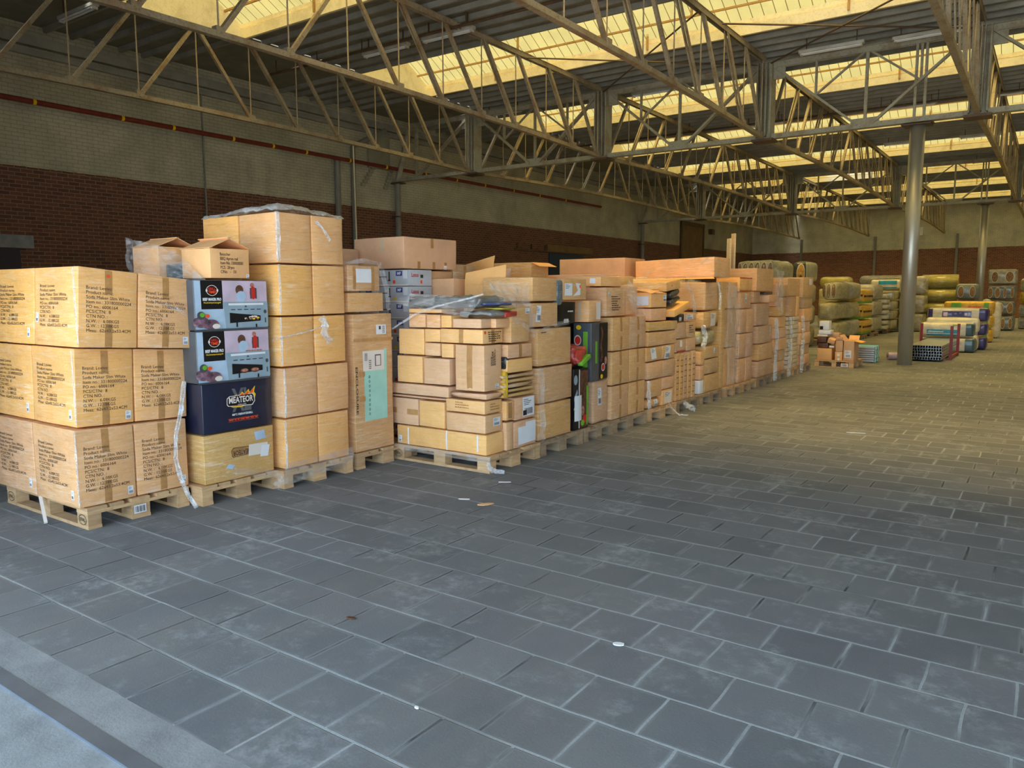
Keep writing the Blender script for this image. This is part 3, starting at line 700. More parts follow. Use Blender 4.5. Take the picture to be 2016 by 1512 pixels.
    for i, (x, y) in enumerate(spots):
        if ff is None:
            ff = empty('strip_light', (0, 0, 0)); MB().box(-.65, .65, -.06, .06, .05, .11).build('housing', M['tube_white'], ff, origin=(0, 0, 0))
            for s in (-.035, .035): MB().tube((-.6, s, .03), (.6, s, .03), .018, 8).build('tube', M['paper'], ff, origin=(0, 0, 0))
            for s in (-.6, .6): MB().box(s-.02, s+.02, -.05, .05, .0, .06).build('lamp_holder', M['tube_white'], ff, origin=(0, 0, 0))
            MB().box(-.51, -.49, -.01, .01, .11, .385).build('hanger', M['darksteel'], ff, origin=(0, 0, 0)); MB().box(.49, .51, -.01, .01, .11, .385).build('hanger', M['darksteel'], ff, origin=(0, 0, 0)); o = ff
        else: o = copy_tree(ff)
        o.location = (x, y, 6.58); tag(o, 'unlit fluorescent batten under the roof, '+wh[i], 'ceiling light', 'unlit fluorescent battens')
    for i, (y, x0, lab) in enumerate(((12.05, -15.5, 'dark rusty pipe hung across under the slabs before the second skylight'), (24.0, -14.5, 'dark rusty pipe hung across under the slabs behind the first girder'))):
        m = MB().tube((x0, y, 6.62), (8, y, 6.62), .03, 8); x = x0+.4
        while x < 8: m.box(x-.01, x+.01, y-.01, y+.01, 6.62, 6.9); x += 1.4
        tag(m.build('roof_pipe', M['darksteel'], None, origin=(x0, y, 6.62)), lab, 'pipe')
    for i, (p, q) in enumerate((((-9.7, 14.4, 6.6), (-5.8, 17.9, 6.6)), ((-5.6, 13.9, 6.6), (-9.7, 17.9, 6.6)), ((-5.5, 14.8, 6.6), (-1.6, 17.9, 6.6)), ((-1.6, 14.4, 6.6), (-5.5, 17.9, 6.6)))):
        tag(MB().tube(p, q, .018, 6).build('wind_brace', M['darksteel'], None, origin=p), 'thin dark roof brace rod %s' % ['from second truss towards the third fluted post', 'from third truss back to the second fluted post', 'from third truss towards the right girder end', 'from rightmost truss back to the third fluted post'][i], 'brace')
wall_things()

# ------------------------------------------------------------------ row one: A, soda maker cartons
LEV = "Brand: Levivo\nProduct name:\nSoda Maker Slim White\nItem no.: 331800000224\nPO no.: 6006164\nPCS/CTN:  8\nCTN NO. :\nN.W. :   6.08KGS\nG.W. : 12.18KGS\nMeas:  62x43.2x53.4CM"
TIER = ['bottom', 'middle', 'top']
def print_block(os_, f, body, u0, u1, v0, v1, m='ink', **k):
    a = Art(os_[1], f, 6); a.text(body, u0, u1, v0, v1, m, **k); return a.done('printed_text', os_[0])
def scribble(a, u0, u1, v0, v1, m='ink', rows=4, vert=False, sd=1):
    # print too small to read in the photograph: short dashes standing for words
    rr = random.Random(sd+rows)
    for i in range(rows):
        p = 0.0; lim = .45+.55*rr.random(); q0, q1 = 1-(i+.65)/rows, 1-(i+.2)/rows
        while p < lim:
            w_ = .06+.10*rr.random(); e = min(p+w_, 1)
            if vert: a.rect(u0+(u1-u0)*q0, u0+(u1-u0)*q1, v0+(v1-v0)*p, v0+(v1-v0)*e, m, 1)
            else: a.rect(u0+(u1-u0)*p, u0+(u1-u0)*e, v0+(v1-v0)*q0, v0+(v1-v0)*q1, m, 1)
            p = e+.035
    return a
def scribble_block(os_, f, u0, u1, v0, v1, m='ink', rows=4, vert=False):
    a = Art(os_[1], f, 6); scribble(a, u0, u1, v0, v1, m, rows, vert); return a.done('printed_text', os_[0])
def stack_A():
    for k_, (z0, z1) in enumerate(((.17, .66), (.70, 1.19), (1.23, 1.72))): film_ribbon([(-5.145+(0, -.03, .055)[k_], 2.392+(0, .03, .035)[k_], z1), (-5.14+(0, -.03, .055)[k_], 2.389+(0, .03, .035)[k_], (z0+z1)/2), (-5.145+(0, -.03, .055)[k_], 2.392+(0, .03, .035)[k_], z0)], .016, 'film highlight strip added on the front corner of the %s tier soda maker carton' % TIER[k_], 'filmd')  # pale strips that stand in for the glint on the film corners
    p = pallet(-5.13, 2.43, 'wooden pallet with a barcode label under the soda maker cartons at the left edge', wy=.73)
    blk = {(round(c.data.vertices[0].co.x, 2), round(c.data.vertices[0].co.y, 2)): c for c in p.children if c.name.startswith('block')}
    stamp(blk[(-.14, 0)], -.07, 0); stamp(blk[(-1.2, 0)], -1.13, 0)
    sf = Surf(.1, .12, .078, .0005, 0, 0); a = Art(sf, '+x'); a.rect(.1, .9, .18, .92, 'paper', 2)
    for i in range(10): a.rect(.16+i*.07, .16+i*.07+.02+.015*(i % 3), .28, .82, 'ink', 1)
    o = a.done('barcode_label', blk[(-.14, .33)]); o.location = (-.048, .39, .022)
    H = [.146, .678, 1.210]
    for k in range(3):
        for i in range(2):
            for j in range(2):
                x1 = -5.15-i*.605+(.0, -.03, .055)[k]; y0 = 2.39+j*.397+(0, .03, .035)[k]; hh = .532-.033*(y0+.2-2.39); zb = .146+k*hh
                col = 'near' if j == 0 else 'right-hand'
                lab = '%s tier soda maker carton, %s' % (TIER[k], [['front corner one beside the left edge gap', 'right one next to the grill cartons'], ['left one cut by the photo edge', 'hidden rear one behind the corner carton']][i][j])
                if k == 2 and i == 0 and j == 0: lab = 'soda maker carton with an orange dot sticker, top tier corner'
                os_ = carton(x1-.60, x1, y0, y0+.394, zb, zb+hh-.004, lab, 'cardf', tape='vo', tz=-.062, tilt=(-.033*k, 0, 0), group='printed soda maker cartons', bulge=.010, amp=.006)
                if j == 0 or i == 0:
                    if i == 0: print_block(os_, '+x', LEV, .13, .88, .20, .77)
                    if j == 0: print_block(os_, '-y', LEV, .14, .78, .25, .78)
                    if (k, i, j) not in ((2, 0, 0),) and i == 0: label_on(os_, '+x', .84, .94, .06, .17)
                    if j == 0: label_on(os_, '-y', .03 if i == 0 and k == 2 else .84, .10 if i == 0 and k == 2 else .90, .3 if i == 0 and k == 2 else .1, .42 if i == 0 and k == 2 else .22)
                if k == 2 and i == 0 and j == 0:
                    a = Art(os_[1], '+x'); a.ell(.5, .91, .028, .022, 'orange'); a.done('dot_sticker', os_[0])
    # bunched film tail hanging from the right carton
    film_ribbon([(-5.13, 3.17, .92), (-5.11, 3.12, .72), (-5.09, 3.06, .55), (-5.08, 3.04, .38), (-5.07, 3.07, .22), (-5.04, 3.10, .10), (-4.99, 3.13, .01)], .045, 'bunched clear film tail hanging down the right soda maker cartons to the floor', 'filmd')
    film_ribbon([(-5.12, 2.78, 1.62), (-5.12, 2.9, 1.60), (-5.11, 3.0, 1.5), (-5.10, 3.12, 1.44), (-5.08, 3.18, 1.40)], .04, 'crinkled film streak across the top right soda maker carton', 'film')
def film_ribbon(pts, wd, label, mat='film', group=None):
    NC[0] += 1; sd = NC[0]; P = [Vector(p) for p in pts]; mb = MB(); n = (len(P)-1)*5
    def at(t):
        s = t*(len(P)-1); i = min(int(s), len(P)-2); f = s-i; f2 = f*f*(3-2*f); return P[i].lerp(P[i+1], f2)
    def fn(u, v):
        c = at(u); d = (at(min(1, u+.02))-at(max(0, u-.02))).normalized(); side = d.cross(Vector((.8, -.5, .2))).normalized(); out = side.cross(d)
        w_ = wd*(.6+.8*abs(noise.noise(Vector((u*9, sd, 0)))))
        return c+side*((v-.5)*w_)+out*(noise.noise(Vector((u*14, v*4, sd)))*wd*.55+.012)
    mb.grid(fn, n, 6); o = mb.build('stretch_film', M[mat], None, origin=P[0], smooth=True); return tag(o, label, 'stretch film', group)
def film_sheet(c, label, nu=14, nv=10, amp=.02, mat='film', name='stretch_film'):
    NC[0] += 1; sd = NC[0]; p = [Vector(q) for q in c]; nn = (p[1]-p[0]).cross(p[3]-p[0]).normalized()
    fn = lambda a, b: p[0].lerp(p[1], a).lerp(p[3].lerp(p[2], a), b)+nn*(amp*noise.noise(Vector((a*7+sd, b*3, a*b*4)))+amp*.5*noise.noise(Vector((a*22, b*6, sd))))
    o = MB().grid(fn, nu*2, nv*2).build(name, M[mat], None, origin=p[0], smooth=True); return tag(o, label, 'stretch film')
stack_A()
# ------------------------------------------------------------------ B, grill cartons
def beef_art(os_, variant):
    a = Art(os_[1], '+x')
    a.rect(0.01, .99, .02, .985, 'pblue', 8); a.rect(.09, .37, .42, .985, 'black', 4); a.rect(.37, .99, .56, .985, 'lilac', 5)
    a.ell(.235, .79, .075, .105, 'cream', 20, .10); a.ell(.235, .79, .06, .082, 'black'); a.ell(.165, .79, .012, .03, 'cream'); a.ell(.305, .79, .012, .03, 'cream')
    a.text('GRILL', .185, .285, .795, .85, 'red', bold=.03); a.text('TIME!', .185, .285, .73, .785, 'orange', bold=.03)
    a.text('BEEF MAKER PRO', .11, .35, .585, .645, 'paper', bold=.04); a.text('Hochtemperaturgrill', .12, .34, .525, .565, 'yel', bold=.02)
    # people far behind (plain shapes)
    a.ell(.60, .80, .055, .10, 'brownp'); a.ell(.62, .66, .07, .12, 'pblue'); a.ell(.78, .90, .03, .05, 'skinp'); a.ell(.79, .74, .05, .13, 'red'); a.rect(.745, .765, .62, .84, 'dgrey'); a.rect(.82, .84, .62, .84, 'dgrey')
    # oven
    a.poly([(.37, .56), (.99, .56), (.99, .03), (.40, .03)], 'steelp'); a.rect(.44, .93, .49, .53, 'paper', 3); 
    for i in range(5): a.rect(.47+i*.09, .53+i*.09, .395, .41, 'black', 1)
    a.poly([(.655, .45), (.695, .45), (.675, .49)], 'dgrey')
    a.poly([(.45, .34), (.88, .27), (.88, .16), (.45, .13)], 'black')
    rr = random.Random(3)
    if variant == 0:
        for i in range(16): a.ell(.60+.27*rr.random(), .20+.06*rr.random(), .02, .018, rr.choice(['yel', 'skinp', 'brownp', 'cream']), 8)
    else:
        a.ell(.62, .185, .06, .05, 'brownp'); a.ell(.62, .19, .045, .03, 'skinp'); a.ell(.77, .185, .065, .05, 'brownp'); a.ell(.77, .19, .05, .03, 'skinp')
        for i in range(6): a.ell(.66+.04*i, .575, .022, .015, 'skinp', 8)
    a.rect(.90, .985, .06, .47, 'steelp', 2); a.ell(.945, .35, .022, .04, 'dgrey'); a.rect(.935, .955, .12, .22, 'dgrey', 1)
    a.rect(.53, .55, .05, .14, 'black', 1); a.rect(.80, .82, .03, .10, 'black', 1)
    # vegetables and cloth
    a.ell(.07, .17, .10, .11, 'mauve'); a.ell(.19, .12, .11, .10, 'mauve'); a.ell(.07, .30, .05, .08, 'dgrey'); a.ell(.085, .31, .03, .045, 'green'); a.ell(.15, .29, .03, .035, 'orange'); a.ell(.26, .08, .05, .05, 'cream')
    a.rect(0.0, 1.0, 0.0, .025, 'dgrey', 3)
    a.done('printed_artwork', os_[0])
def meateor(a, u0, u1, v0, v1, rot, dark):
    du, dv = u1-u0, v1-v0; L = (lambda u, v: (u0+du*u, v0+dv*v)) if not rot else (lambda u, v: (u1-du*u, v1-dv*v))
    if dark:
        a.text('XL', u0+du*.18, u0+du*.86, v0-dv*.35, v0+dv*1.4, 'greyp', bold=.03)
        fl = [(0.02, .2), (0, .55), (.08, .5), (.12, .75), (.22, .65), (.34, .95), (.42, .8), (.56, 1.1), (.62, .9), (.78, 1.25), (.82, 1.0), (1.02, 1.45), (.97, 1.0), (1.03, .8), (.98, .35), (.8, .1), (.5, -.05), (.2, .0)]
        a.poly([L(x, y) for x, y in fl], 'yel'); a.poly([L(.5+(x-.5)*.9, .5+(y-.5)*.85) for x, y in fl], 'orange')
    hexa = [(0, .25), (.05, .1), (.9, .0), (1, .3), (.97, .78), (.92, .92), (.1, .86), (.01, .7)]
    a.poly([L(x, y) for x, y in hexa], 'cream' if dark else 'ink'); a.poly([L(.5+(x-.5)*.95, .48+(y-.48)*.88) for x, y in hexa], 'black' if dark else 'tape')
    p, q = L(.08, .30), L(.93, .78); a.text('MEATEOR', min(p[0], q[0]), max(p[0], q[0]), min(p[1], q[1]), max(p[1], q[1]), 'cream' if dark else 'ink', rot=180 if rot else 0, bold=.03)
    p, q = L(.38, .12), L(.68, .22); a.text('GRILLER', min(p[0], q[0]), max(p[0], q[0]), min(p[1], q[1]), max(p[1], q[1]), 'cream' if dark else 'ink', rot=180 if rot else 0)
def stack_B():
    pallet(-5.01, 3.19, 'wooden pallet with torn film at its corner under the grill cartons', wy=.71)
    Z = [.146, .52, .90, 1.285, 1.655]
    y0, y1 = 3.225, 3.845
    b = carton(-5.63, -5.02, y0, y1, Z[0], Z[1]-.003, 'plain tan grill carton with upside-down logo on the pallet', 'cardg', bulge=.006)
    a = Art(b[1], '+x'); meateor(a, .37, .67, .44, .66, True, False); a.rect(.72, .87, .74, .92, 'pblue', 3, .15); a.rect(.62, .90, .42, .66, 'cream', 3, -.05); a.rect(.80, .92, .36, .60, 'paper', 3, -.12); a.rect(.30, .40, .24, .33, 'pblue', 2, -.5); a.done('printed_artwork', b[0])
    b = carton(-5.63, -5.025, y0+.01, y1+.005, Z[1], Z[2]-.003, 'navy blue grill carton with a flaming logo, second from the pallet', 'navy', bulge=.006)
    a = Art(b[1], '+x'); meateor(a, .33, .74, .47, .74, False, True); a.text('800\u00b0C OBERHITZEGRILL', .40, .70, .30, .345, 'paper', bold=.03); a.rect(.34, .78, .235, .245, 'orange', 2); scribble(a, .35, .77, .195, .233, 'orange', 1); a.rect(.34, .78, .185, .19, 'orange', 2); a.done('printed_artwork', b[0])
    for k, v in ((2, 1), (3, 0)):
        b = carton(-5.62, -5.015-.0*k, y0-.02, y1-.01+.0*k, Z[k], Z[k+1]-.004, ['glossy picture carton of a steel grill with steaks, third from the pallet', 'glossy picture carton of a steel grill with vegetables, topmost of the grill cartons'][k-2], 'dgrey', bulge=.004, amp=.002, group='picture grill cartons')
        beef_art(b, v)
        if k == 2: label_on(b, '+x', .90, .97, .04, .12, bars=False, m='mfblue', txt=False, name='badge')
    for k in range(4):
        carton(-6.22, -5.66, y0, y1, Z[k], Z[k+1]-.004, 'rear carton behind the grill cartons, %s tier' % ['bottom', 'second', 'third', 'top'][k], 'cardf')
    # two opened cartons on top
    b = carton(-5.40, -5.03, 3.36, 3.70, 1.66, 1.885, 'open-topped carton with blurred print above the picture grill cartons', 'card', wrap=False)
    print_block(b, '+x', 'Besucher\nBBQ Apron red\nItem No. 330000000\nPCS:  20 pcs\nC/No.   -   /30', .25, .82, .18, .85, bold=.01); label_on(b, '+x', .90, .99, .02, .16)
    flap(b, [(.185, -.17, .225), (.185, .03, .31), (-.185, .05, .31), (-.185, -.17, .225)]); flap(b, [(.185, .17, .22), (.185, -.02, .30), (-.185, -.02, .30), (-.185, .17, .22)])
    b = carton(-6.08, -5.70, 3.36, 3.68, 1.66, 1.92, 'open-topped carton under sagging film left of the other opened one', 'card', wrap=False)
    flap(b, [(.19, -.16, .26), (.19, .02, .335), (-.19, .02, .335), (-.19, -.16, .26)]); flap(b, [(.19, .16, .26), (.19, 0, .33), (-.19, 0, .33), (-.19, .16, .26)])
    film_sheet([(-6.1, 3.33, 1.64), (-5.05, 3.33, 1.64), (-5.4, 3.33, 1.87), (-6.1, 3.33, 2.0)], 'sagging clear film stretched across the two opened cartons', amp=.04)
    carton(-5.68, -5.44, 3.40, 3.66, 1.66, 1.78, 'small bluish carton between the two opened ones', 'petrol', r=.02)
    film_ribbon([(-5.0, 3.45, .22), (-4.98, 3.55, .20), (-4.99, 3.65, .16), (-4.98, 3.8, .14), (-4.94, 3.88, .08), (-4.97, 3.8, .03)], .07, 'crumpled clear film heap at the corner of the grill carton pallet', 'film')
stack_B()
# ------------------------------------------------------------------ C, five-tier block
def stack_C():
    pallet(-4.93, 3.86, 'wooden pallet wrapped in film under the tall five-tier carton block', wy=.74)
    Z = [.146, .56, .97, 1.375, 1.785, 2.185]
    T5 = ['bottom', 'second', 'third', 'fourth', 'top']
    for k in range(5):
        lx = (.0, .012, -.01, -.005, -.005)[k]
        for j in range(2):
            ya = 3.895+.345*j; 
            carton(-5.42+lx, -4.945+lx, ya, ya+.34, Z[k], Z[k+1]-.004, 'large plain film-wrapped carton, %s tier of the tall five-tier block, %s' % (T5[k], ['left front', 'right front'][j]), 'cardf', bulge=.014, group='large plain cartons of the five-tier block', tape='')
            if j == 0 or k == 4: carton(-5.91+lx, -5.43+lx, ya, ya+.34, Z[k], Z[k+1]-.004, 'large plain film-wrapped carton, %s tier of the tall five-tier block, %s' % (T5[k], ['rear left', 'rear right'][j]), 'cardf', bulge=.012, group='large plain cartons of the five-tier block')
    def hump(u, v):
        x = -5.92+.98*u; y = 3.89+.70*v; e = min(u, 1-u, v, 1-v)
        z = 2.20+.055*math.exp(-((u-.75)**2+(v-.3)**2)*7)+.02*noise.noise(Vector((x*9, y*9, 3)))+.010*noise.noise(Vector((x*30, y*30, 1))) - (.03 if e < .01 else 0)
        return (x, y, z)
    tag(MB().grid(hump, 40, 32).build('stretch_film', M['filmd'], None, origin=(-5.4, 4.2, 2.2), smooth=True), 'bunched clear film crown on top of the tall five-tier block', 'stretch film')
    for k, (lx, nm) in enumerate(((0, 'bottom'), (.012, 'second'), (-.01, 'third'), (-.005, 'fourth'), (-.005, 'topmost'))): film_ribbon([(-4.93+lx, 3.89, Z[k+1]-.01), (-4.925+lx, 3.89, (Z[k]+Z[k+1])/2), (-4.93+lx, 3.89, Z[k]+.02)], .05 if k == 4 else .022, 'film highlight strip added down the front corner of the %s block carton' % nm, 'filmd')  # one pale strip per tier, added as the highlight on the film corner
    film_ribbon([(-4.94, 3.80, 1.19), (-4.93, 3.95, 1.215), (-4.925, 4.15, 1.245), (-4.92, 4.27, 1.27), (-4.915, 4.30, 1.30)], .014, 'taut film rope crossing the third tier of the five-tier block', 'filmd')
    film_ribbon([(-4.91, 4.27, 1.36), (-4.90, 4.31, 1.30), (-4.90, 4.29, 1.22), (-4.91, 4.36, 1.15)], .07, 'knotted film bunch on the third tier of the five-tier block', 'filmd')
    film_ribbon([(-4.935, 4.27, 2.13), (-4.92, 4.33, 2.07), (-4.92, 4.37, 2.02), (-4.92, 4.40, 1.98)], .03, 'loose film tongue on the top tier of the five-tier block', 'filmd')
    film_sheet([(-4.918, 3.87, .03), (-4.918, 4.60, .09), (-4.93, 4.60, .22), (-4.93, 3.87, .2)], 'clear film skirt round the pallet of the five-tier block', amp=.012)
stack_C()
# ------------------------------------------------------------------ D, enclosure carton
def stack_D():
    pallet(-4.94, 4.66, 'wooden pallet under the tall carton with the aqua poster', wy=.78)
    b = carton(-5.70, -4.955, 4.665, 5.15, .146, 1.375, 'tall brown carton with a large aqua and white product sheet', 'carddf', bulge=.012, n=6)
    a = Art(b[1], '+x')
    a.rect(.24, .83, .22, .42, 'aqua', 6); a.rect(.24, .83, .42, .64, 'aqua', 5); a.rect(.22, .76, .585, .73, 'cream', 4); a.rect(.76, .83, .585, .74, 'aqua', 4)
    a.rect(.52, .68, .615, .70, 'greyp', 2); a.rect(.545, .66, .62, .69, 'cream', 2)
    for i in range(8): a.rect(.26, .33, .66+i*.007, .663+i*.007, 'ink', 1)
    for i in range(5): a.rect(.36, .42, .60+i*.014, .606+i*.014, 'greyp', 1)
    for i in range(9): a.ell(.36+.02*(i % 2)*0, .27+i*.034, .022, .009, 'ink', 12, .35)
    a.rect(.56, .82, .845, .915, 'paper', 3)
    for i in range(8): a.rect(.72, .79, .853+i*.007, .856+i*.007, 'ink', 1)
    a.rect(.63, .68, .88, .905, 'ink', 1)
    for v in (.55, .37): a.rect(.10, .24, v, v+.035, 'tape', 2)
    a.rect(0, 1, .80, .82, 'tape', 6); a.text('ENCLOSURE', .02, .07, .28, .62, 'ink', rot=-90, bold=.02)
    a.done('product_sheet', b[0])
    carton(-6.15, -5.72, 4.67, 5.15, .146, 1.35, 'brown carton hidden behind the aqua poster carton', 'cardd')
    b = carton(-5.55, -4.965, 4.63, 5.06, 1.385, 1.56, 'sagging flat carton lying on the aqua poster carton', 'carddf', crush=.03)
    b = carton(-5.5, -4.975, 4.64, 5.03, 1.565, 1.80, 'taped carton with a white sheet above the aqua poster carton', 'carddf', tape='', crush=.02)
    label_on(b, '+x', .24, .72, .34, .86, bars=False, txt=False); a = Art(b[1], '+x'); a.rect(.15, .24, 0, .95, 'tape'); a.rect(.72, .82, 0, .95, 'tape'); a.done('packing_tape', b[0])
    film_ribbon([(-5.0, 4.62, 1.80), (-4.97, 4.8, 1.83), (-4.96, 5.0, 1.81), (-4.95, 5.08, 1.6), (-4.95, 5.1, 1.4)], .05, 'film edge around the cartons above the aqua poster carton', 'film')
    # rear cartons seen over them
    carton(-6.9, -6.4, 4.9, 5.6, 1.5, 1.98, 'pale carton peeping out right of the five-tier block', 'cardd', wrap=False); carton(-6.3, -5.85, 5.25, 5.62, 1.48, 2.0, 'carton corner left of the big clean carton', 'cardd')
    carton(-6.9, -5.85, 5.17, 5.62, .15, 1.475, 'large hidden carton block carrying the rear cartons', 'cardd')
stack_D()
# ------------------------------------------------------------------ silver boxes and big carton
def stack_S():
    pallet(-5.2, 5.62, 'wooden pallet under the silver-grey product boxes', wy=.8)
    h = .1640; n = 10; z = .146
    for k in range(n):
        for i in range(2):
            x1 = -5.25-.43*i
            b = carton(x1-.42, x1, 5.70, 6.05, z+k*h, z+(k+1)*h-.003, 'silver-grey printed product box, %s, %s' % (['lowest', 'second up', 'third up', 'fourth up', 'fifth up', 'sixth up', 'fourth from the top', 'third from the top', 'second from the top', 'topmost'][k], ['front column', 'rear column'][i]), 'silverbox', bulge=.002, amp=.002, r=.004, group='silver-grey product boxes', n=3)
            for f in ('-y', '+x'):
                a = Art(b[1], f)
                if f == '-y': a.rect(.02, .98, .0, .10, 'cream', 3); a.rect(.60, .80, .62, .92, 'mfblue', 2); a.text('MF', .64, .76, .68, .86, 'paper', bold=.04); a.rect(.83, .97, .45, .95, 'paper', 2); a.rect(.36, .40, .3, .9, 'ink', 1); a.ell(.38, .35, .05, .05, 'ink', 10); a.rect(.04, .3, .55, .6, 'ink', 1)
                else: a.text('Luxus', .12, .42, .55, .80, 'red', bold=.02); a.rect(.5, .62, .5, .7, 'ink', 1)
                if (k % 3 == 2): a.ell(.55, .25, .05, .10, 'yel')
                if (k % 3 == 0): a.rect(.5, .58, .15, .35, 'orange', 1)
                a.done('printed_artwork', b[0])
    b = carton(-5.95, -5.25, 5.64, 6.46, 1.79, 2.105, 'big clean unwrapped carton standing high on the silver-grey boxes', 'card', wrap=False, bulge=.004)
    a = Art(b[1], '+x'); a.rect(.49, .54, .68, 1, 'tape'); 
    for u in (.24, .52, .75): a.rect(u, u+.05, 0, .24, 'tape')
    a.rect(.74, .80, 0, .14, 'paper', 2); a.done('packing_tape', b[0])
    a = Art(b[1], '-y'); a.rect(.55, .61, .5, 1, 'cleartape'); a.done('packing_tape', b[0])
    carton(-6.3, -5.3, 6.1, 6.45, .146, 1.78, 'hidden brown carton block beside the silver-grey boxes', 'cardd')
stack_S()
# ------------------------------------------------------------------ E, jumbled stack
def stack_E():
    p = pallet(-3.89, 5.20, 'stamped wooden pallet with a torn film corner under the jumbled cartons', mat='wood', wx=1.13, wy=.80)
    blk = {(round(c.data.vertices[0].co.x, 2), round(c.data.vertices[0].co.y, 2)): c for c in p.children if c.name.startswith('block')}; stamp(blk[(-1.2, 0)], -1.13, 0)
    F = 5.215
    b = carton(-4.99, -3.935, F, F+.26, .146, .33, 'long bottom carton with three white straps in the jumbled stack', 'cardl', tape='', bulge=.006)
    a = Art(b[1], '-y')
    for u in (.13, .57, .90): a.rect(u, u+.015, 0, 1, 'paper')
    a.done('strap', b[0]); label_on(b, '-y', .02, .06, .12, .45)
    def c(x0, x1, z0, z1, lab, mat='cardl', d=.26, **k): return carton(x0, x1, F, F+d, z0, z1-.003, lab, mat, **k)
    b = c(-5.05, -4.715, .335, .59, 'pale carton, leftmost above the long strapped one'); a = Art(b[1], '-y'); a.rect(0, .2, .42, .62, 'tape'); a.rect(.6, 1, .40, .60, 'tape'); a.done('packing_tape', b[0])
    c(-4.71, -4.40, .335, .585, 'pale carton, middle one above the long strapped one', 'cardl')
    b = c(-4.385, -3.945, .335, .50, 'low carton with a small white label at the right, above the long strapped one'); label_on(b, '+x', .45, .85, .35, .8)
    b = c(-4.385, -3.95, .505, .625, 'flat carton with faint print under the crushed one'); scribble_block(b, '-y', .25, .6, .3, .85, 'tape', 3)
    scribble_block(b, '+x', .3, .8, .2, .8, 'tape', 3)
    b = c(-5.06, -4.35, .62, .725, 'long flat open tray above the two pale middle cartons', 'cardl', d=.3, n=6); b2 = c(-5.05, -4.345, .592, .617, 'thin orange-brown sheet under the long flat tray', 'cardp', d=.28)
    c(-4.34, -3.93, .63, .695, 'crushed flat carton under the tall labelled one', 'cardf', amp=.02, bulge=.02)
    c(-4.97, -4.655, .73, .985, 'pale square carton above the tray, left one', 'cardl'); c(-4.645, -4.335, .73, .975, 'pale square carton above the tray, right one', 'cardl')
    b = c(-4.275, -3.95, .70, 1.11, 'tall taped carton with a small white label, right corner of the jumbled stack', 'cardl', tape='Vn'); label_on(b, '+x', .62, .82, .06, .15); scribble_block(b, '+x', .30, .62, .55, .9, 'ink', 5, True)
    a = Art(b[1], '-y'); 
    c(-4.945, -4.63, .99, 1.235, 'tan carton on the left square one', 'cardl'); c(-4.625, -4.445, .99, 1.11, 'small carton, lower of the two little ones in the jumbled stack'); c(-4.62, -4.44, 1.115, 1.235, 'small carton, upper of the two little ones in the jumbled stack')
    c(-4.43, -4.29, .98, 1.11, 'small upright carton left of the tall labelled one')
    b = carton(-4.44, -3.965, F, F+.30, 1.113, 1.24, 'wide taped carton lying on the tall labelled one', 'cardl', tape='v'); scribble_block(b, '+x', .25, .9, .12, .85, 'ink', 5)
    a = Art(b[1], '+x'); a.ell(.12, .78, .045, .11, 'orange'); a.done('dot_sticker', b[0])
    c(-4.81, -4.61, 1.24, 1.37, 'carton under the plastic bag, far left', 'cardf'); c(-4.60, -4.44, 1.24, 1.365, 'carton under the plastic bag, second from left', 'cardf'); c(-4.43, -4.31, 1.245, 1.36, 'carton under the plastic bag, middle', 'cardl'); c(-4.30, -3.98, 1.245, 1.335, 'slim taped carton under the plastic bag, right', 'cardl', d=.22)
    carton(-4.2, -3.93, 5.36, 5.56, 1.245, 1.33, 'small carton end beside the slim taped one', 'cardf')
    c(-4.81, -4.42, 1.372, 1.415, 'thin carton lid under the plastic bag', 'cardl')
    # bag and packets on top
    def blob(x0, x1, y0, y1, z0, z1, lab, mat, name='plastic_bag', cat='bag', r=.05, amp=.035, rz=0, fq=9, n=12):
        return carton(x0, x1, y0, y1, z0, z1, lab, mat, r=r, amp=amp, bulge=.01, name=name, cat=cat, rz=rz, cfreq=fq, n=n)[0]
    blob(-4.85, -4.02, 5.20, 5.66, 1.405, 1.535, 'flat grey crinkled plastic bag on top of the jumbled stack', 'bag')
    blob(-4.25, -3.88, 5.22, 5.5, 1.345, 1.405, 'white crinkled packet hanging over the jumbled stack edge', 'bag', 'plastic_packet', 'packet', .03, .02)
    blob(-4.12, -3.84, 5.30, 5.5, 1.435, 1.475, 'blue plastic packet beside the grey bag', 'bagblue', 'plastic_packet', 'packet', .02, .012)
    blob(-4.06, -3.84, 5.34, 5.56, 1.40, 1.432, 'yellow plastic packet under the blue one', 'bagyel', 'plastic_packet', 'packet', .015, .01)
    blob(-3.99, -3.87, 5.42, 5.62, 1.335, 1.40, 'small red packet below the yellow one', 'bagred', 'plastic_packet', 'packet', .02, .012)
    # right-hand cartons of the jumble
    def d(y0, y1, z0, z1, lab, mat='cardf', x0=-4.45, x1=-3.91, **k): return carton(x0, x1, y0, y1, z0, z1-.003, lab, mat, **k)
    b = d(5.56, 5.86, 1.105, 1.43, 'large carton under stretched film, right rear of the jumbled stack', 'carddf'); label_on(b, '+x', .75, .97, .80, .95)
    d(5.51, 5.90, .97, 1.10, 'low carton, right side of the jumbled stack, upper', 'cardf', tape='v'); d(5.50, 5.90, .84, .965, 'low greyish carton, right side of the jumbled stack, lower', 'cardl')
    for i in range(5): d(5.44+.01*(i % 2), 5.94-.012*(i % 3), .62+i*.043, .62+(i+1)*.043, 'squashed flat carton, %s of the pile at the right of the jumbled stack' % ['lowest', 'second', 'third', 'fourth', 'topmost'][i], 'cardg', amp=.014, group='squashed flat cartons', bulge=.01)
    b = d(5.62, 5.955, .40, .615, 'carton with a large shipping label above the papered one', 'cardf'); label_on(b, '+x', .36, .93, .12, .94); a = Art(b[1], '+x'); a.rect(.38, .56, .16, .38, 'black', 1); a.done('label_mark', b[0])
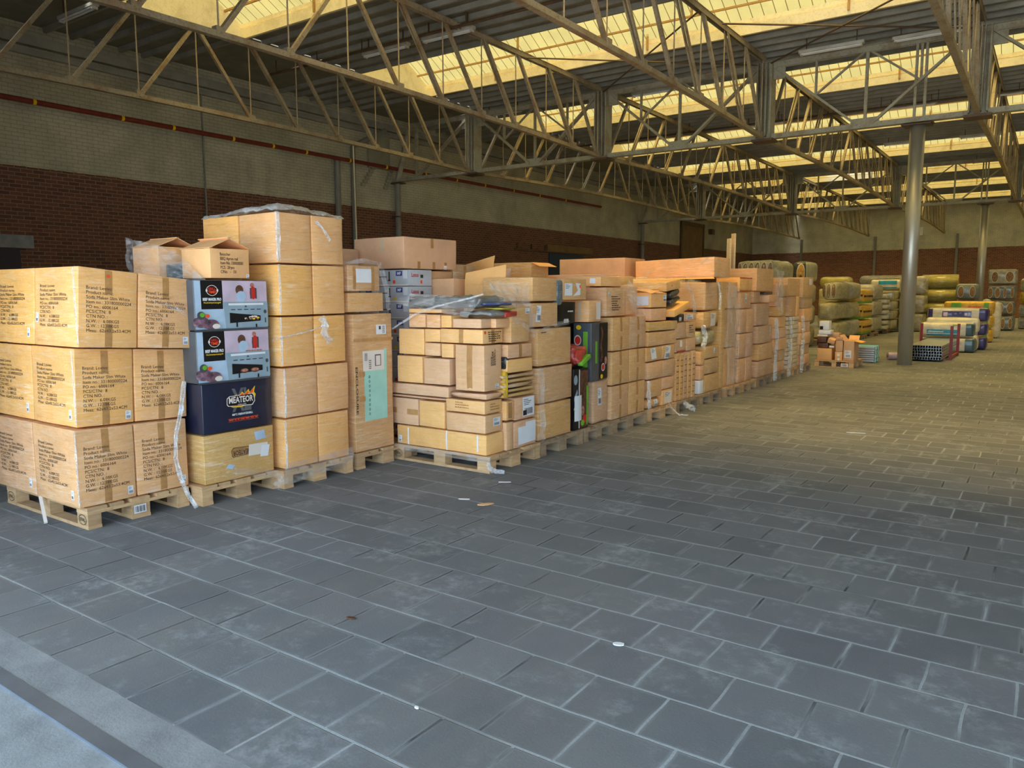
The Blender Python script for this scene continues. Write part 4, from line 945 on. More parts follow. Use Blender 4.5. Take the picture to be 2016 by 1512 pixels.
    b = d(5.60, 5.96, .146, .395, 'bottom right carton covered by a torn white paper sheet', 'cardf'); a = Art(b[1], '+x'); a.rect(.18, .97, .12, .78, 'paper', 4, .03); a.rect(.50, .98, .3, .92, 'paper', 4); a.done('paper_sheet', b[0])
    d(5.48, 5.595, .146, .41, 'narrow carton left of the papered one', 'cardl'); d(5.48, 5.60, .42, .60, 'narrow taped carton above the other narrow one', 'cardf', tape='V')
    carton(-4.0, -3.90, 5.478, 5.500, .62, .86, 'yellow envelope wedged upright in the jumbled stack', 'jute', name='padded_envelope', cat='envelope', r=.004)
    d(5.49, 5.56, .86, 1.0, 'black bundle wedged between the cartons of the jumbled stack', 'bagblack', x0=-4.1, name='plastic_bag', cat='bag', r=.03, amp=.02)
    d(5.56, 5.9, 1.10, 1.105, 'thin sheet', 'cardf') if False else None
    carton(-5.0, -4.5, 5.52, 5.98, .146, 1.23, 'big brown carton hidden at the rear of the jumbled stack', 'cardd')
    film_sheet([(-3.87, 5.45, 1.40), (-3.88, 5.90, 1.12), (-3.98, 5.93, 1.62), (-4.2, 5.55, 1.66)], 'clear film sail stretched from the plastic bag up to the five-carton column', amp=.05)
    film_sheet([(-5.0, 5.19, 1.46), (-4.1, 5.18, 1.34), (-4.0, 5.25, 1.50), (-4.8, 5.25, 1.55)], 'clear film pulled over the grey plastic bag', amp=.03)
    film_ribbon([(-5.0, 5.19, 1.22), (-4.7, 5.18, 1.36), (-4.45, 5.18, 1.43), (-4.1, 5.19, 1.50), (-3.95, 5.22, 1.54)], .022, 'white film rope drawn across the grey plastic bag', 'filmd')
    film_sheet([(-5.02, 5.19, .10), (-3.87, 5.19, .09), (-3.87, 5.19, .15), (-5.02, 5.19, .155)], 'clear film edge along the near side of the stamped pallet', amp=.008)
    film_ribbon([(-3.9, 5.19, .10), (-3.88, 5.17, .06), (-3.84, 5.2, .03), (-3.78, 5.26, .02)], .05, 'torn film tuft on the floor at the stamped pallet corner', 'filmd')
stack_E()
# ------------------------------------------------------------------ F
def stack_F():
    pallet(-3.90, 6.03, 'weathered pallet under the five-carton column', mat='woodd', wy=.80)
    rows = [(6.02, 6.63, .146, .50), (6.02, 6.65, .50, .85), (6.01, 6.62, .855, 1.22), (5.99, 6.43, 1.225, 1.462), (5.985, 6.42, 1.466, 1.70)]
    nm = ['bottom carton', 'second carton from the pallet', 'third carton from the pallet', 'carton with a slanted barcode label', 'topmost carton with a pleated film top']
    for k, (a, b_, z0, z1) in enumerate(rows):
        b = carton(-4.55+.0*k, -3.925-(.04 if k > 2 else 0), a, b_, z0, z1-.004, nm[k]+' of the tall five-carton column', 'carddf', tape='', bulge=.016, group='cartons of the five-carton column', lean=(0, .0))
        if k == 3: label_on(b, '+x', .14, .30, .22, .88, rot=-.1)
        if k == 2: scribble_block(b, '+x', .10, .24, .86, .92, 'ink', 1)
    carton(-5.28, -4.97, 6.06, 6.44, 1.2, 1.70, 'carton with a torn corner behind the grey plastic bag', 'card', wrap=False, crush=.02, tape='')
    carton(-5.25, -4.6, 6.06, 6.8, .146, 1.195, 'hidden brown carton block behind the five-carton column', 'cardd')
    b = carton(-4.85, -4.60, 6.08, 6.5, 1.2, 1.66, 'creased open carton next to the torn-corner one', 'card', wrap=False)
    flap(b, [(-.12, -.21, .44), (.40, -.24, .42), (.40, -.22, .62), (-.12, -.19, .55)]); flap(b, [(-.125, .2, .46), (.125, .2, .46), (.125, .25, .6), (-.125, .25, .6)])
    film_ribbon([(-3.90, 6.0, .85), (-3.885, 6.02, .7), (-3.885, 6.01, .5), (-3.885, 6.03, .3), (-3.9, 6.02, .16)], .085, 'film pleats with added highlight down the left edge of the five-carton column', 'film')  # film pleats, made wide to give the edge its bright reflection
    film_ribbon([(-3.94, 5.985, 1.2), (-3.93, 6.1, 1.19), (-3.92, 6.3, 1.24), (-3.92, 6.55, 1.26)], .06, 'white torn film band halfway up the five-carton column', 'film')
stack_F()
# ------------------------------------------------------------------ G
def stack_G():
    pallet(-3.90, 6.87, 'weathered pallet with one green block under the grill accessory boxes', mat='woodd', wy=.62)
    b = carton(-4.45, -3.95, 7.13, 7.47, .146, .615, 'brown carton with a tall label below the dark grey boxes', 'carddf', r=.03, bulge=.014); label_on(b, '+x', .28, .52, .42, .82)
    # photo poster box
    b = carton(-4.5, -3.93, 6.68, 6.99, .146, .78, 'black upright box printed with grill tools beside the red bag', 'black', r=.005, bulge=.004)
    a = Art(b[1], '+x'); a.rect(.42, .97, .02, .96, 'brownp', 4); a.rect(.36, .42, .02, .98, 'paper', 3); a.ell(.15, .82, .12, .08, 'steelp'); a.rect(.04, .30, .52, .60, 'steelp', 2, .6); a.rect(.02, .34, .40, .43, 'cream', 2, .5)
    for i in range(7): a.ell(.1+.04*i, .30+.035*i, .025, .018, 'steelp', 10, .4)
    a.ell(.62, .30, .10, .08, 'skinp'); a.ell(.75, .16, .14, .07, 'red'); a.rect(.85, .97, .05, .7, 'green', 2); a.ell(.6, .1, .12, .05, 'green'); a.ell(.66, .55, .05, .12, 'brownp'); a.done('printed_artwork', b[0])
    o = MB().grid(lambda u, v: (-3.905+.01*math.sin(u*3), 6.66+.14*u, .25+.26*v), 4, 4).build('paper_sheet', M['paper'], None, origin=(-3.9, 6.7, .3)); tag(o, 'white paper sheet hanging before the grill tools box', 'paper')
    # grey boxes with green stripe
    b = carton(-4.15, -3.93, 7.04, 7.40, .62, 1.235, 'tall dark grey grill accessory box with green stripe and rope print', 'dgrey', r=.006, bulge=.004)
    a = Art(b[1], '+x'); a.rect(.02, .42, 0, 1, 'dgrey', 5); a.rect(.24, .36, .30, .68, 'green', 2); scribble(a, .08, .18, .25, .72, 'greyp', 1, True); a.rect(.48, .99, .02, .99, 'black', 3)
    for i in range(11): a.ell(.60+.05*math.sin(i), .35+.055*i, .06, .035, 'brownp', 12)
    a.ell(.70, .22, .11, .07, 'paper', 16); a.ell(.70, .22, .09, .055, 'red', 16); a.ell(.62, .06, .08, .04, 'yel', 10); a.ell(.86, .33, .08, .07, 'skinp', 12); a.done('printed_artwork', b[0])
    a = Art(b[1], '-y'); a.rect(.55, .80, .2, .85, 'green', 2); a.ell(.25, .70, .20, .09, 'cream'); a.ell(.25, .70, .16, .07, 'red'); a.ell(.3, .92, .14, .04, 'yel'); a.ell(.2, .45, .16, .05, 'red', 14, .3); a.done('printed_artwork', b[0])
    carton(-4.6, -4.17, 6.70, 7.35, .79, 1.235, 'black box behind the red bag', 'black', r=.006, bulge=.003)
    carton(-4.6, -4.46, 7.05, 7.45, .146, .61, 'hidden box behind the tall label carton', 'cardd')
    carton(-4.15, -3.90, 6.70, 6.97, .80, 1.02, 'crumpled glossy red and orange plastic bag', 'bagred', name='plastic_bag', cat='bag', r=.06, amp=.05, cfreq=8, n=12)
    carton(-3.95, -3.885, 6.78, 6.98, .84, .89, 'olive green sleeve lying across the red bag', 'green', name='sleeve', cat='packet', r=.01, tilt=(.4, 0, 0))
    b = carton(-4.40, -4.0, 6.48, 6.83, 1.24, 1.46, 'glossy black box with white writing above the red bag', 'black', r=.006, bulge=.003); scribble_block(b, '+x', .55, .85, .48, .62, 'paper', 1); label_on(b, '+x', .35, .60, .05, .22)
    b = carton(-4.16, -3.97, 7.05, 7.32, 1.24, 1.468, 'carton with clear tape standing on the green-striped box', 'cardf', tape=''); label_on(b, '+x', .60, .95, .12, .92, bars=False, txt=False, m='cream'); a = Art(b[1], '-y'); a.rect(.3, .5, 0, 1, 'cleartape'); a.done('packing_tape', b[0])
    b = carton(-4.55, -3.99, 6.58, 7.04, 1.473, 1.69, 'carton with two white sheets and an orange dot on the black box', 'carddf'); label_on(b, '+x', .05, .36, .22, .78, bars=False); a = Art(b[1], '+x'); a.poly([(.40, .2), (.72, .25), (.72, .78), (.50, .8), (.6, .45)], 'paper'); a.ell(.70, .64, .03, .08, 'orange'); a.done('paper_sheet', b[0])
    carton(-4.05, -3.98, 6.45, 6.56, 1.42, 1.68, 'blue plastic pouch squeezed beside the five-carton column', 'bluebale', name='plastic_pouch', cat='bag', r=.03, amp=.015, n=8)
    carton(-4.6, -4.18, 6.86, 7.4, 1.24, 1.465, 'hidden carton behind the clear-taped one', 'cardd')
stack_G()
# ------------------------------------------------------------------ H
def stack_H():
    pallet(-3.90, 7.50, 'weathered pallet under the neat six-carton block', mat='woodd', wy=.84)
    Z = [.146, .53, .91, 1.285]; nn = ['bottom', 'middle', 'top']
    for k in range(3):
        for j in range(2):
            y0 = 7.48+.425*j
            b = carton(-4.5, -3.915, y0, y0+.42, Z[k], Z[k+1]-.004, 'large brown carton, %s layer of the neat six-carton block, %s half' % (nn[k], ['left', 'right'][j]), 'carddf', tape='v', group='cartons of the neat six-carton block', bulge=.012)
    b = carton(-4.4, -3.95, 7.40, 7.80, 1.29, 1.61, 'printed carton standing on the neat six-carton block', 'carddf'); scribble_block(b, '+x', .28, .80, .18, .70, 'ink', 7); label_on(b, '+x', .10, .2, .70, .84)
    carton(-4.4, -4.0, 7.83, 7.98, 1.29, 1.63, 'narrow carton edge right of the printed carton', 'cardp'); 
    b = carton(-4.45, -4.0, 7.36, 7.86, 1.615, 1.725, 'flat carton with a small white tag on the printed one', 'cardf'); label_on(b, '-y', .7, .85, .3, .8, bars=False, txt=False)
    b = carton(-4.5, -4.05, 7.88, 8.25, 1.64, 1.735, 'film-covered flat carton right of the tagged one', 'cardf')
    carton(-4.5, -4.02, 8.0, 8.3, 1.29, 1.62, 'carton under a film tent on the neat six-carton block', 'carddf')
    film_sheet([(-3.98, 7.98, 1.72), (-3.90, 8.3, 1.28), (-3.91, 8.0, 1.28), (-3.99, 7.9, 1.6)], 'clear film tent running down beside the printed carton', amp=.03)
stack_H()
# ------------------------------------------------------------------ I
def stack_I():
    pallet(-3.90, 8.40, 'pale new-looking pallet under the labelled mixed cartons', mat='wood', wy=.84)
    def c(y0, y1, z0, z1, lab, mat='cardf', x0=-4.5, x1=-3.92, **k): return carton(x0, x1, y0, y1, z0, z1-.003, lab, mat, **k)
    b = c(8.42, 8.83, .28, .50, 'brown carton, lower left of the labelled mixed cartons', 'carddf'); 
    b = c(8.40, 8.82, .146, .275, 'rounded brown carton with a white sticker at the pallet edge', 'carddf', r=.05, bulge=.02); label_on(b, '+x', .45, .7, .15, .85)
    b = c(8.84, 9.18, .146, .34, 'carton with a greyish address sheet at the pallet edge', 'cardf', amp=.012); label_on(b, '+x', .15, .85, .1, .9, m='cream', bars=False)
    c(8.84, 9.2, .345, .50, 'creased carton above the address sheet one', 'cardp')
    c(8.40, 8.84, .505, .72, 'square carton with shiny left edge in the mixed stack', 'cardf'); c(8.85, 9.22, .505, .72, 'square carton right of the shiny-edged one', 'carddf')
    b = c(8.36, 8.80, .725, .90, 'carton with a curled white label, middle of the mixed stack', 'carddf'); label_on(b, '+x', .28, .62, .15, .92, rot=.12, bars=False)
    b = c(8.82, 9.18, .725, .90, 'carton with a slanted label, right middle of the mixed stack', 'carddf'); label_on(b, '+x', .2, .62, .02, .95, rot=-.12)
    c(8.40, 9.24, .905, 1.08, 'long carton across the mixed stack, lower', 'carddf', n=6); c(8.42, 9.26, 1.085, 1.20, 'long carton across the mixed stack, upper', 'cardg', n=6)
    b = c(8.55, 9.0, 1.205, 1.36, 'pale carton under the one with a blank white panel', 'cardf', x1=-3.96)
    b = c(8.55, 9.0, 1.365, 1.54, 'open carton with a blank white panel on its near side', 'cardf', x0=-4.5, x1=-3.96); a = Art(b[1], '-y'); a.rect(.40, .93, .18, .80, 'paper', 3); a.done('blank_label', b[0])
    flap(b, [(-.28, -.22, .175), (.28, -.22, .175), (.28, -.02, .21), (-.28, -.02, .21)]); flap(b, [(.27, .22, .17), (.27, -.2, .17), (.02, -.2, .22), (.02, .22, .22)])
    label_on(b, '+x', .75, .97, .4, .9)
    film_sheet([(-4.5, 8.45, 1.56), (-3.96, 8.52, 1.56), (-3.96, 9.05, 1.66), (-4.5, 9.0, 1.72)], 'clear film roof over the open carton with the white panel', amp=.03)
    film_ribbon([(-3.9, 8.38, .5), (-3.89, 8.36, .35), (-3.89, 8.38, .2), (-3.9, 8.4, .16)], .08, 'knotted shiny film at the left edge of the mixed cartons', 'filmd')
    film_ribbon([(-3.9, 8.95, .2), (-3.87, 9.0, .1), (-3.78, 9.02, .02), (-3.70, 9.12, .01)], .025, 'white film string trailing on the floor before the mixed cartons', 'filmd')
stack_I()
# ------------------------------------------------------------------ J
def stack_J():
    pallet(-3.90, 9.25, 'dark weathered pallet with film tuft under the upright folded cartons', mat='woodd', wy=.78)
    for i in range(5): 
        y0 = 9.27+i*.125
        b = carton(-4.5, -3.93+.004*i, y0, y0+.12, .146, .775-.01*(i % 2), 'upright folded carton with printed lines, %s of the row' % ['first', 'second', 'third', 'fourth', 'fifth'][i], 'carddf', bulge=.004, group='upright folded cartons')
        a = Art(b[1], '+x')
        for q in range(7): a.rect(.15, .75, .12+q*.12, .135+q*.12, 'brownp', 1)
        a.done('printed_text', b[0])
    def c(y0, y1, z0, z1, lab, mat='carddf', x0=-4.5, x1=-3.93, **k): return carton(x0, x1, y0, y1, z0, z1-.003, lab, mat, **k)
    b = c(9.25, 9.58, .78, .95, 'carton with a red stripe above the folded cartons'); a = Art(b[1], '+x'); a.rect(.1, .9, .02, .12, 'red', 2); a.rect(.4, .6, .4, .9, 'paper', 1); a.done('printed_artwork', b[0])
    c(9.60, 9.92, .78, .95, 'carton right of the red-striped one'); c(9.22, 9.58, .955, 1.17, 'printed carton over the red-striped one'); scribble_block(c(9.60, 9.90, .955, 1.17, 'printed carton over the plain one beside it'), '+x', .25, .75, .25, .8, 'ink', 4)
    b = c(9.24, 9.50, 1.175, 1.27, 'small dark coffee box with a barcode', 'black', r=.004); label_on(b, '+x', .35, .65, .1, .6); b = c(9.53, 9.92, 1.175, 1.28, 'carton with a long white label beside the dark coffee box', 'cardf'); label_on(b, '+x', .1, .7, .2, .85)
    b = carton(-4.4, -3.90, 9.12, 9.62, 1.29, 1.385, 'tilted open tray holding the black bags', 'card', tilt=(.22, 0, 0))
    carton(-4.4, -3.95, 9.15, 9.5, 1.40, 1.50, 'lower glossy black bag in the tilted tray', 'bagblack', name='plastic_bag', cat='bag', r=.045, amp=.03, tilt=(.25, 0, 0), n=10); carton(-4.4, -3.96, 9.16, 9.48, 1.49, 1.585, 'upper glossy black bag under the dotted carton', 'bagblack', name='plastic_bag', cat='bag', r=.045, amp=.03, tilt=(.25, 0, 0), n=10)
    b = carton(-4.6, -3.97, 9.02, 9.46, 1.575, 1.70, 'carton with an orange dot resting on the black bags', 'carddf', tilt=(.10, 0, 0)); a = Art(b[1], '+x'); a.ell(.40, .5, .035, .1, 'orange'); a.done('dot_sticker', b[0])
    film_ribbon([(-3.92, 9.46, 1.68), (-3.90, 9.62, 1.55), (-3.9, 9.72, 1.42), (-3.91, 9.78, 1.28)], .07, 'clear film sloping down from the dotted carton', 'film')
    film_ribbon([(-3.88, 9.4, .12), (-3.84, 9.45, .08), (-3.78, 9.55, .02)], .09, 'film tuft on the dark weathered pallet corner', 'filmd')
stack_J()
# ------------------------------------------------------------------ K
def stack_K():
    pallet(-3.90, 10.07, 'weathered pallet under the shiny film-wrapped tower with the spread flap', mat='woodd', wy=.80)
    def c(y0, y1, z0, z1, lab, mat='cardg', x0=-4.45, x1=-3.93, **k): return carton(x0, x1, y0, y1, z0, z1-.003, lab, mat, **k)
    b = c(10.08, 10.25, .15, .34, 'small white and grey box at the foot of the film tower', 'paper'); a = Art(b[1], '-y'); a.rect(.5, .7, 0, 1, 'black', 2); a.done('stripe', b[0])
    c(10.28, 10.85, .146, .40, 'bottom carton of the film tower'); c(10.10, 10.26, .345, .55, 'pinkish carton edge, lower left of the film tower', 'cardp'); c(10.28, 10.82, .405, .62, 'second carton of the film tower')
    c(10.10, 10.26, .555, .74, 'carton with a striped edge, left of the film tower', 'cardf'); b = c(10.28, 10.8, .625, .80, 'third carton of the film tower with two small labels'); label_on(b, '+x', .6, .72, .4, .8)
    c(10.12, 10.7, .805, 1.05, 'bulging shiny bundle halfway up the film tower', 'clearbale', r=.08, amp=.04, name='film_bundle', cat='bundle'); b = c(10.18, 10.75, 1.055, 1.29, 'tilted carton with a creased white label in the film tower', 'carddf', amp=.03); label_on(b, '+x', .45, .8, .1, .9, bars=False, m='cream')
    c(10.22, 10.72, 1.295, 1.695, 'tall carton with a small white sticker near the top of the film tower', 'carddf', x0=-4.75, r=.03)
    c(10.87, 11.02, .15, 1.70, 'narrow upright carton, right edge of the film tower', 'cardg', n=8); 
    b = carton(-5.15, -3.93, 10.55, 11.2, 1.74, 2.03, 'big film-wrapped carton lying on top of the film tower', 'cardf', rz=.0, wrap=True, bulge=.01, n=7, tilt=(0, -.03, 0))
    flap(b, [(-.9, -.325, .02), (.60, -.34, .0), (.72, -.62, -.03), (-.7, -.66, .0)])
    a = Art(b[1], '-y'); 
    for i in range(4): a.poly([(.05+.2*i, .02), (.075+.2*i, .02), (.40+.18*i, .97), (.37+.18*i, .97)], 'cleartape')
    a.done('packing_tape', b[0])
    film_ribbon([(-3.92, 10.66, 1.7), (-3.9, 10.7, 1.5), (-3.9, 10.68, 1.3)], .05, 'milky film rope down the front of the film tower', 'filmd')
    film_ribbon([(-3.92, 10.12, 1.1), (-3.9, 10.16, .95), (-3.9, 10.10, .8)], .10, 'silvery crumpled film on the left edge of the film tower', 'filmd')
stack_K()
# ------------------------------------------------------------------ L
def stack_L():
    pallet(-3.90, 11.05, 'wooden pallet under the empty film drape left of the pinkish column', wy=.72); pallet(-3.90, 11.82, 'wooden pallet under the pinkish column', wy=.68)
    Z = [.146, .53, .915, 1.295]; nn = ['bottom', 'second', 'third']
    for k in range(3):
        for j in range(2):
            carton(-4.28, -3.925, 11.66+.34*j, 11.66+.34*j+.335, Z[k], Z[k+1]-.004, 'pinkish-sided carton of the column behind the film tower, %s layer, %s' % (nn[k], ['left', 'right'][j]), 'cardp', group='pinkish-sided column cartons', bulge=.018)
    b = carton(-4.3, -3.94, 11.68, 12.2, 1.30, 1.55, 'small-labelled carton fourth up the pinkish column', 'cardf'); label_on(b, '-y', .15, .4, .4, .85); label_on(b, '+x', .45, .6, .3, .9)
    b = carton(-4.32, -3.94, 11.66, 12.26, 1.555, 1.78, 'carton with red tape lines topping the pinkish column', 'cardf'); a = Art(b[1], '+x'); a.rect(0, 1, .90, .97, 'red', 6); a.rect(0, 1, .02, .08, 'red', 6); a.done('red_tape', b[0])
    carton(-4.5, -3.95, 11.08, 11.6, .146, .72, 'brown carton under milky film left of the pinkish column', 'carddf'); carton(-4.5, -3.96, 11.1, 11.6, .725, 1.3, 'film-veiled carton, second one left of the pinkish column', 'cardg'); carton(-4.5, -3.96, 11.1, 11.62, 1.305, 1.7, 'film-veiled carton, topmost left of the pinkish column', 'carddf')
    film_sheet([(-3.90, 11.05, .18), (-3.90, 11.62, .18), (-3.92, 11.62, 1.6), (-3.92, 11.08, 1.7)], 'milky film veil left of the pinkish column', amp=.05)
stack_L()
# ------------------------------------------------------------------ M .. Q
def far_rows():
    pallet(-3.90, 12.58, 'wooden pallet under the three stepped brown cartons', mat='woodd', wy=.80)
    for k, (a, b_, z0, z1) in enumerate(((12.60, 13.36, .146, .42), (12.62, 13.38, .424, .70), (12.55, 13.34, .704, 1.0), (12.42, 13.12, 1.004, 1.37))):
        b = carton(-4.4, -3.92, a, b_, z0, z1-.004, 'large brown carton, %s of the stepped brown cartons' % ['lowest', 'second', 'third', 'topmost'][k], 'carddf', group='stepped brown cartons', bulge=.01)
        if k == 2: label_on(b, '+x', .8, .86, .4, .9)
    b = carton(-4.4, -3.88, 12.95, 13.45, 1.375, 1.50, 'small open tray wrapped in film with dark contents', 'card'); 
    carton(-4.35, -3.92, 12.9, 13.3, 1.50, 1.56, 'dark bag in the small open tray', 'bagblack', name='plastic_bag', cat='bag', r=.02, amp=.02)
    carton(-4.55, -3.92, 12.40, 13.30, 1.565, 1.935, 'big carton draped in glossy film above the stepped brown cartons', 'cardf', bulge=.01); carton(-4.4, -3.95, 12.36, 12.7, 1.375, 1.56, 'carton below the big glossy-film carton', 'carddf')
    film_sheet([(-3.88, 13.3, 1.93), (-3.86, 13.75, 1.90), (-3.88, 13.72, 1.15), (-3.88, 13.35, 1.3)], 'olive-looking film curtain right of the big glossy carton', amp=.05)
    rr = random.Random(11)
    def block(y0, y1, z0, z1, rows, cols, where, mat, x1=-3.93, grp=None, var=.3, same=None):
        zz = [z0]; 
        for k in range(rows): zz.append(zz[-1]+(z1-z0)/rows*(1+var*(rr.random()-.5)))
        s = (z1-z0)/(zz[-1]-z0); zz = [z0+(q-z0)*s for q in zz]
        rn = ['first', 'second', 'third', 'fourth', 'fifth', 'sixth', 'seventh', 'eighth', 'ninth', 'tenth', 'eleventh', 'twelfth', 'thirteenth', 'fourteenth']
        for k in range(rows):
            c = cols if not callable(cols) else cols(k); yy = [y0]
            for j in range(c): yy.append(yy[-1]+(y1-y0)/c*(1+var*(rr.random()-.5)))
            s = (y1-y0)/(yy[-1]-y0); yy = [y0+(q-y0)*s for q in yy]
            for j in range(c):
                lab = '%s, %s layer up%s, %s' % ('pale flat pack' if same else 'carton', rn[k], ', '+['left', 'right'][j] if c > 1 else '', where)
                o_ = .03*(rr.random()-.5)
                carton(-4.45, x1+o_, yy[j]+.002, yy[j+1]-.002, zz[k], zz[k+1]-.002, lab, mat if isinstance(mat, str) else rr.choice(mat), group=grp, n=3, amp=.008)
    pallet(-3.90, 13.42, 'weathered pallet with film round its block behind the stepped brown cartons', mat='woodd', wy=.80)
    block(13.46, 14.2, .146, 1.12, 5, lambda k: 1+k % 2, 'in the dim wrapped stack after the stepped cartons', ['cardg', 'carddf', 'cardf'], grp='cartons of the dim film-wrapped stack')
    block(13.72, 14.15, 1.125, 1.46, 2, 1, 'in the small pile over the dim stack', ['cardf', 'cardg'], grp='cartons of the small upper pile')
    carton(-4.4, -3.92, 13.65, 14.2, 1.465, 1.68, 'boxy carton with a raised lid over the dim stack', 'carddf')
    pallet(-3.90, 14.27, 'wooden pallet under the pale brick-like packs', wy=.78)
    block(14.32, 15.02, .146, 1.10, 12, 2, 'film-wrapped brick-like pile near the row end', 'pack', grp='pale brick-like flat packs', var=.12, same='pale film-wrapped flat pack in the brick-like pile near the far end of the row')
    carton(-4.4, -3.95, 14.4, 14.85, 1.105, 1.47, 'carton over the pale brick-like packs', 'carddf'); carton(-4.5, -3.93, 14.2, 15.0, 1.475, 1.80, 'wide carton with a lid above the pale packs', 'carddf')
    carton(-4.2, -3.93, 14.87, 15.02, 1.105, 1.47, 'dark-striped folder stack over the pale packs', 'cardf')
    pallet(-3.90, 15.13, 'dark pallet at the far end of the wrapped row', mat='woodd', wy=.78)
    block(15.16, 15.88, .146, .98, 4, lambda k: 1+(k+1) % 2, 'in the last wrapped stack of the row', ['cardf', 'cardg', 'cardp'], grp='cartons of the last wrapped stack')
    block(15.35, 16.0, .985, 1.45, 2, 1, 'on top of the last wrapped stack', ['cardf', 'cardg'], grp='upper cartons of the last wrapped stack')
    b = carton(-4.5, -3.92, 15.2, 15.95, 1.455, 1.83, 'carton with a white note, topmost at the far end of the row', 'carddf', wrap=False); label_on(b, '+x', .55, .85, .6, .92, bars=False, txt=False)
    for i, (y, l) in enumerate(((14.30, 'shiny film seam left of the pale brick-like packs'), (15.13, 'shiny film seam right of the pale brick-like packs'), (13.42, 'shiny film seam at the dim film-wrapped stack'))):
        film_ribbon([(-3.90, y, 1.1), (-3.88, y+.03, .8), (-3.88, y, .5), (-3.89, y+.02, .02)], .10, l, 'filmd')
    # second row of pallet loads behind (their tops show)
    def rear(y0, y1, x0, x1, z1, lab, mat='cardd', **k): return carton(x0, x1, y0, y1, 1.2 if z1 > 1.5 else .146, z1, lab, mat, **k)
    for i, (a, b_) in enumerate(((6.9, 8.0), (8.05, 9.3), (9.35, 10.4), (10.5, 11.6), (11.7, 12.9))):
        carton(-6.3, -5.2, a, b_, .146, 1.60, 'big brown carton load in the second pallet row, %s' % ['behind the red bag stack', 'behind the neat six-carton block', 'behind the mixed cartons', 'behind the film tower', 'behind the pinkish column'][i], 'cardd', n=5); pallet(-5.15, a, 'hidden pallet in the second row, %s' % ['behind the red bag stack', 'behind the neat six-carton block', 'behind the mixed cartons', 'behind the film tower', 'behind the pinkish column'][i], mat='woodd')
    carton(-5.95, -5.3, 6.46, 6.86, 1.605, 1.86, 'dull taped carton between the big clean carton and the open wing carton', 'cardg', tape='v'); carton(-6.0, -5.3, 6.46, 6.87, .15, 1.6, 'hidden brown carton column under the dull taped carton', 'cardd')
    b = carton(-5.9, -5.3, 7.2, 7.55, 1.61, 1.80, 'open carton with a raised wing-like flap behind the five-carton column', 'cardf'); flap(b, [(-.3, -.18, .18), (.28, -.18, .18), (.33, -.2, .36), (-.3, -.3, .20)])
    b = carton(-6.0, -5.32, 8.0, 8.4, 1.61, 1.93, 'long open carton with brown end behind the small labelled cartons', 'carddf'); flap(b, [(.34, -.2, .31), (.34, .2, .31), (.46, .2, .26), (.46, -.2, .26)])
    b = carton(-5.6, -4.6, 8.6, 8.9, 1.61, 1.78, 'flat carton with a pinkish lid left of the big orange-lit box', 'cardp')
    carton(-6.45, -5.3, 10.5, 11.2, 1.61, 2.07, 'big bare carton standing high behind the mixed cartons', 'cardd', wrap=False, bulge=.004); 
    b = carton(-5.17, -4.75, 9.2, 10.2, 1.1, 1.70, 'wide pale carton under sagging film behind the mixed cartons', 'cardf')
    carton(-5.5, -5.2, 11.75, 12.1, 1.605, 1.95, 'torn carton with ragged flaps right of the big bare carton', 'carddf', amp=.03, crush=.05); carton(-5.6, -5.25, 12.3, 12.7, 1.605, 1.88, 'small carton right of the ragged one', 'cardd')
    film_sheet([(-4.5, 8.9, 1.56), (-4.0, 10.3, 1.70), (-4.6, 10.2, 1.76), (-5.2, 9.0, 1.78)], 'wide sagging film between the mixed cartons and the film tower', amp=.04)
    for i, (x, y, t) in enumerate(((-5.45, 15.4, 2.62), (-5.38, 15.45, 2.72))):
        o = carton(x-.02, x+.02, y-.06, y+.06, .0, t, ['pale upright timber plank behind the row, left shorter one', 'pale upright timber plank behind the row, right taller one'][i], 'plank', name='timber_plank', cat='plank', r=.002, bulge=0, amp=.002, rz=.9)
far_rows()
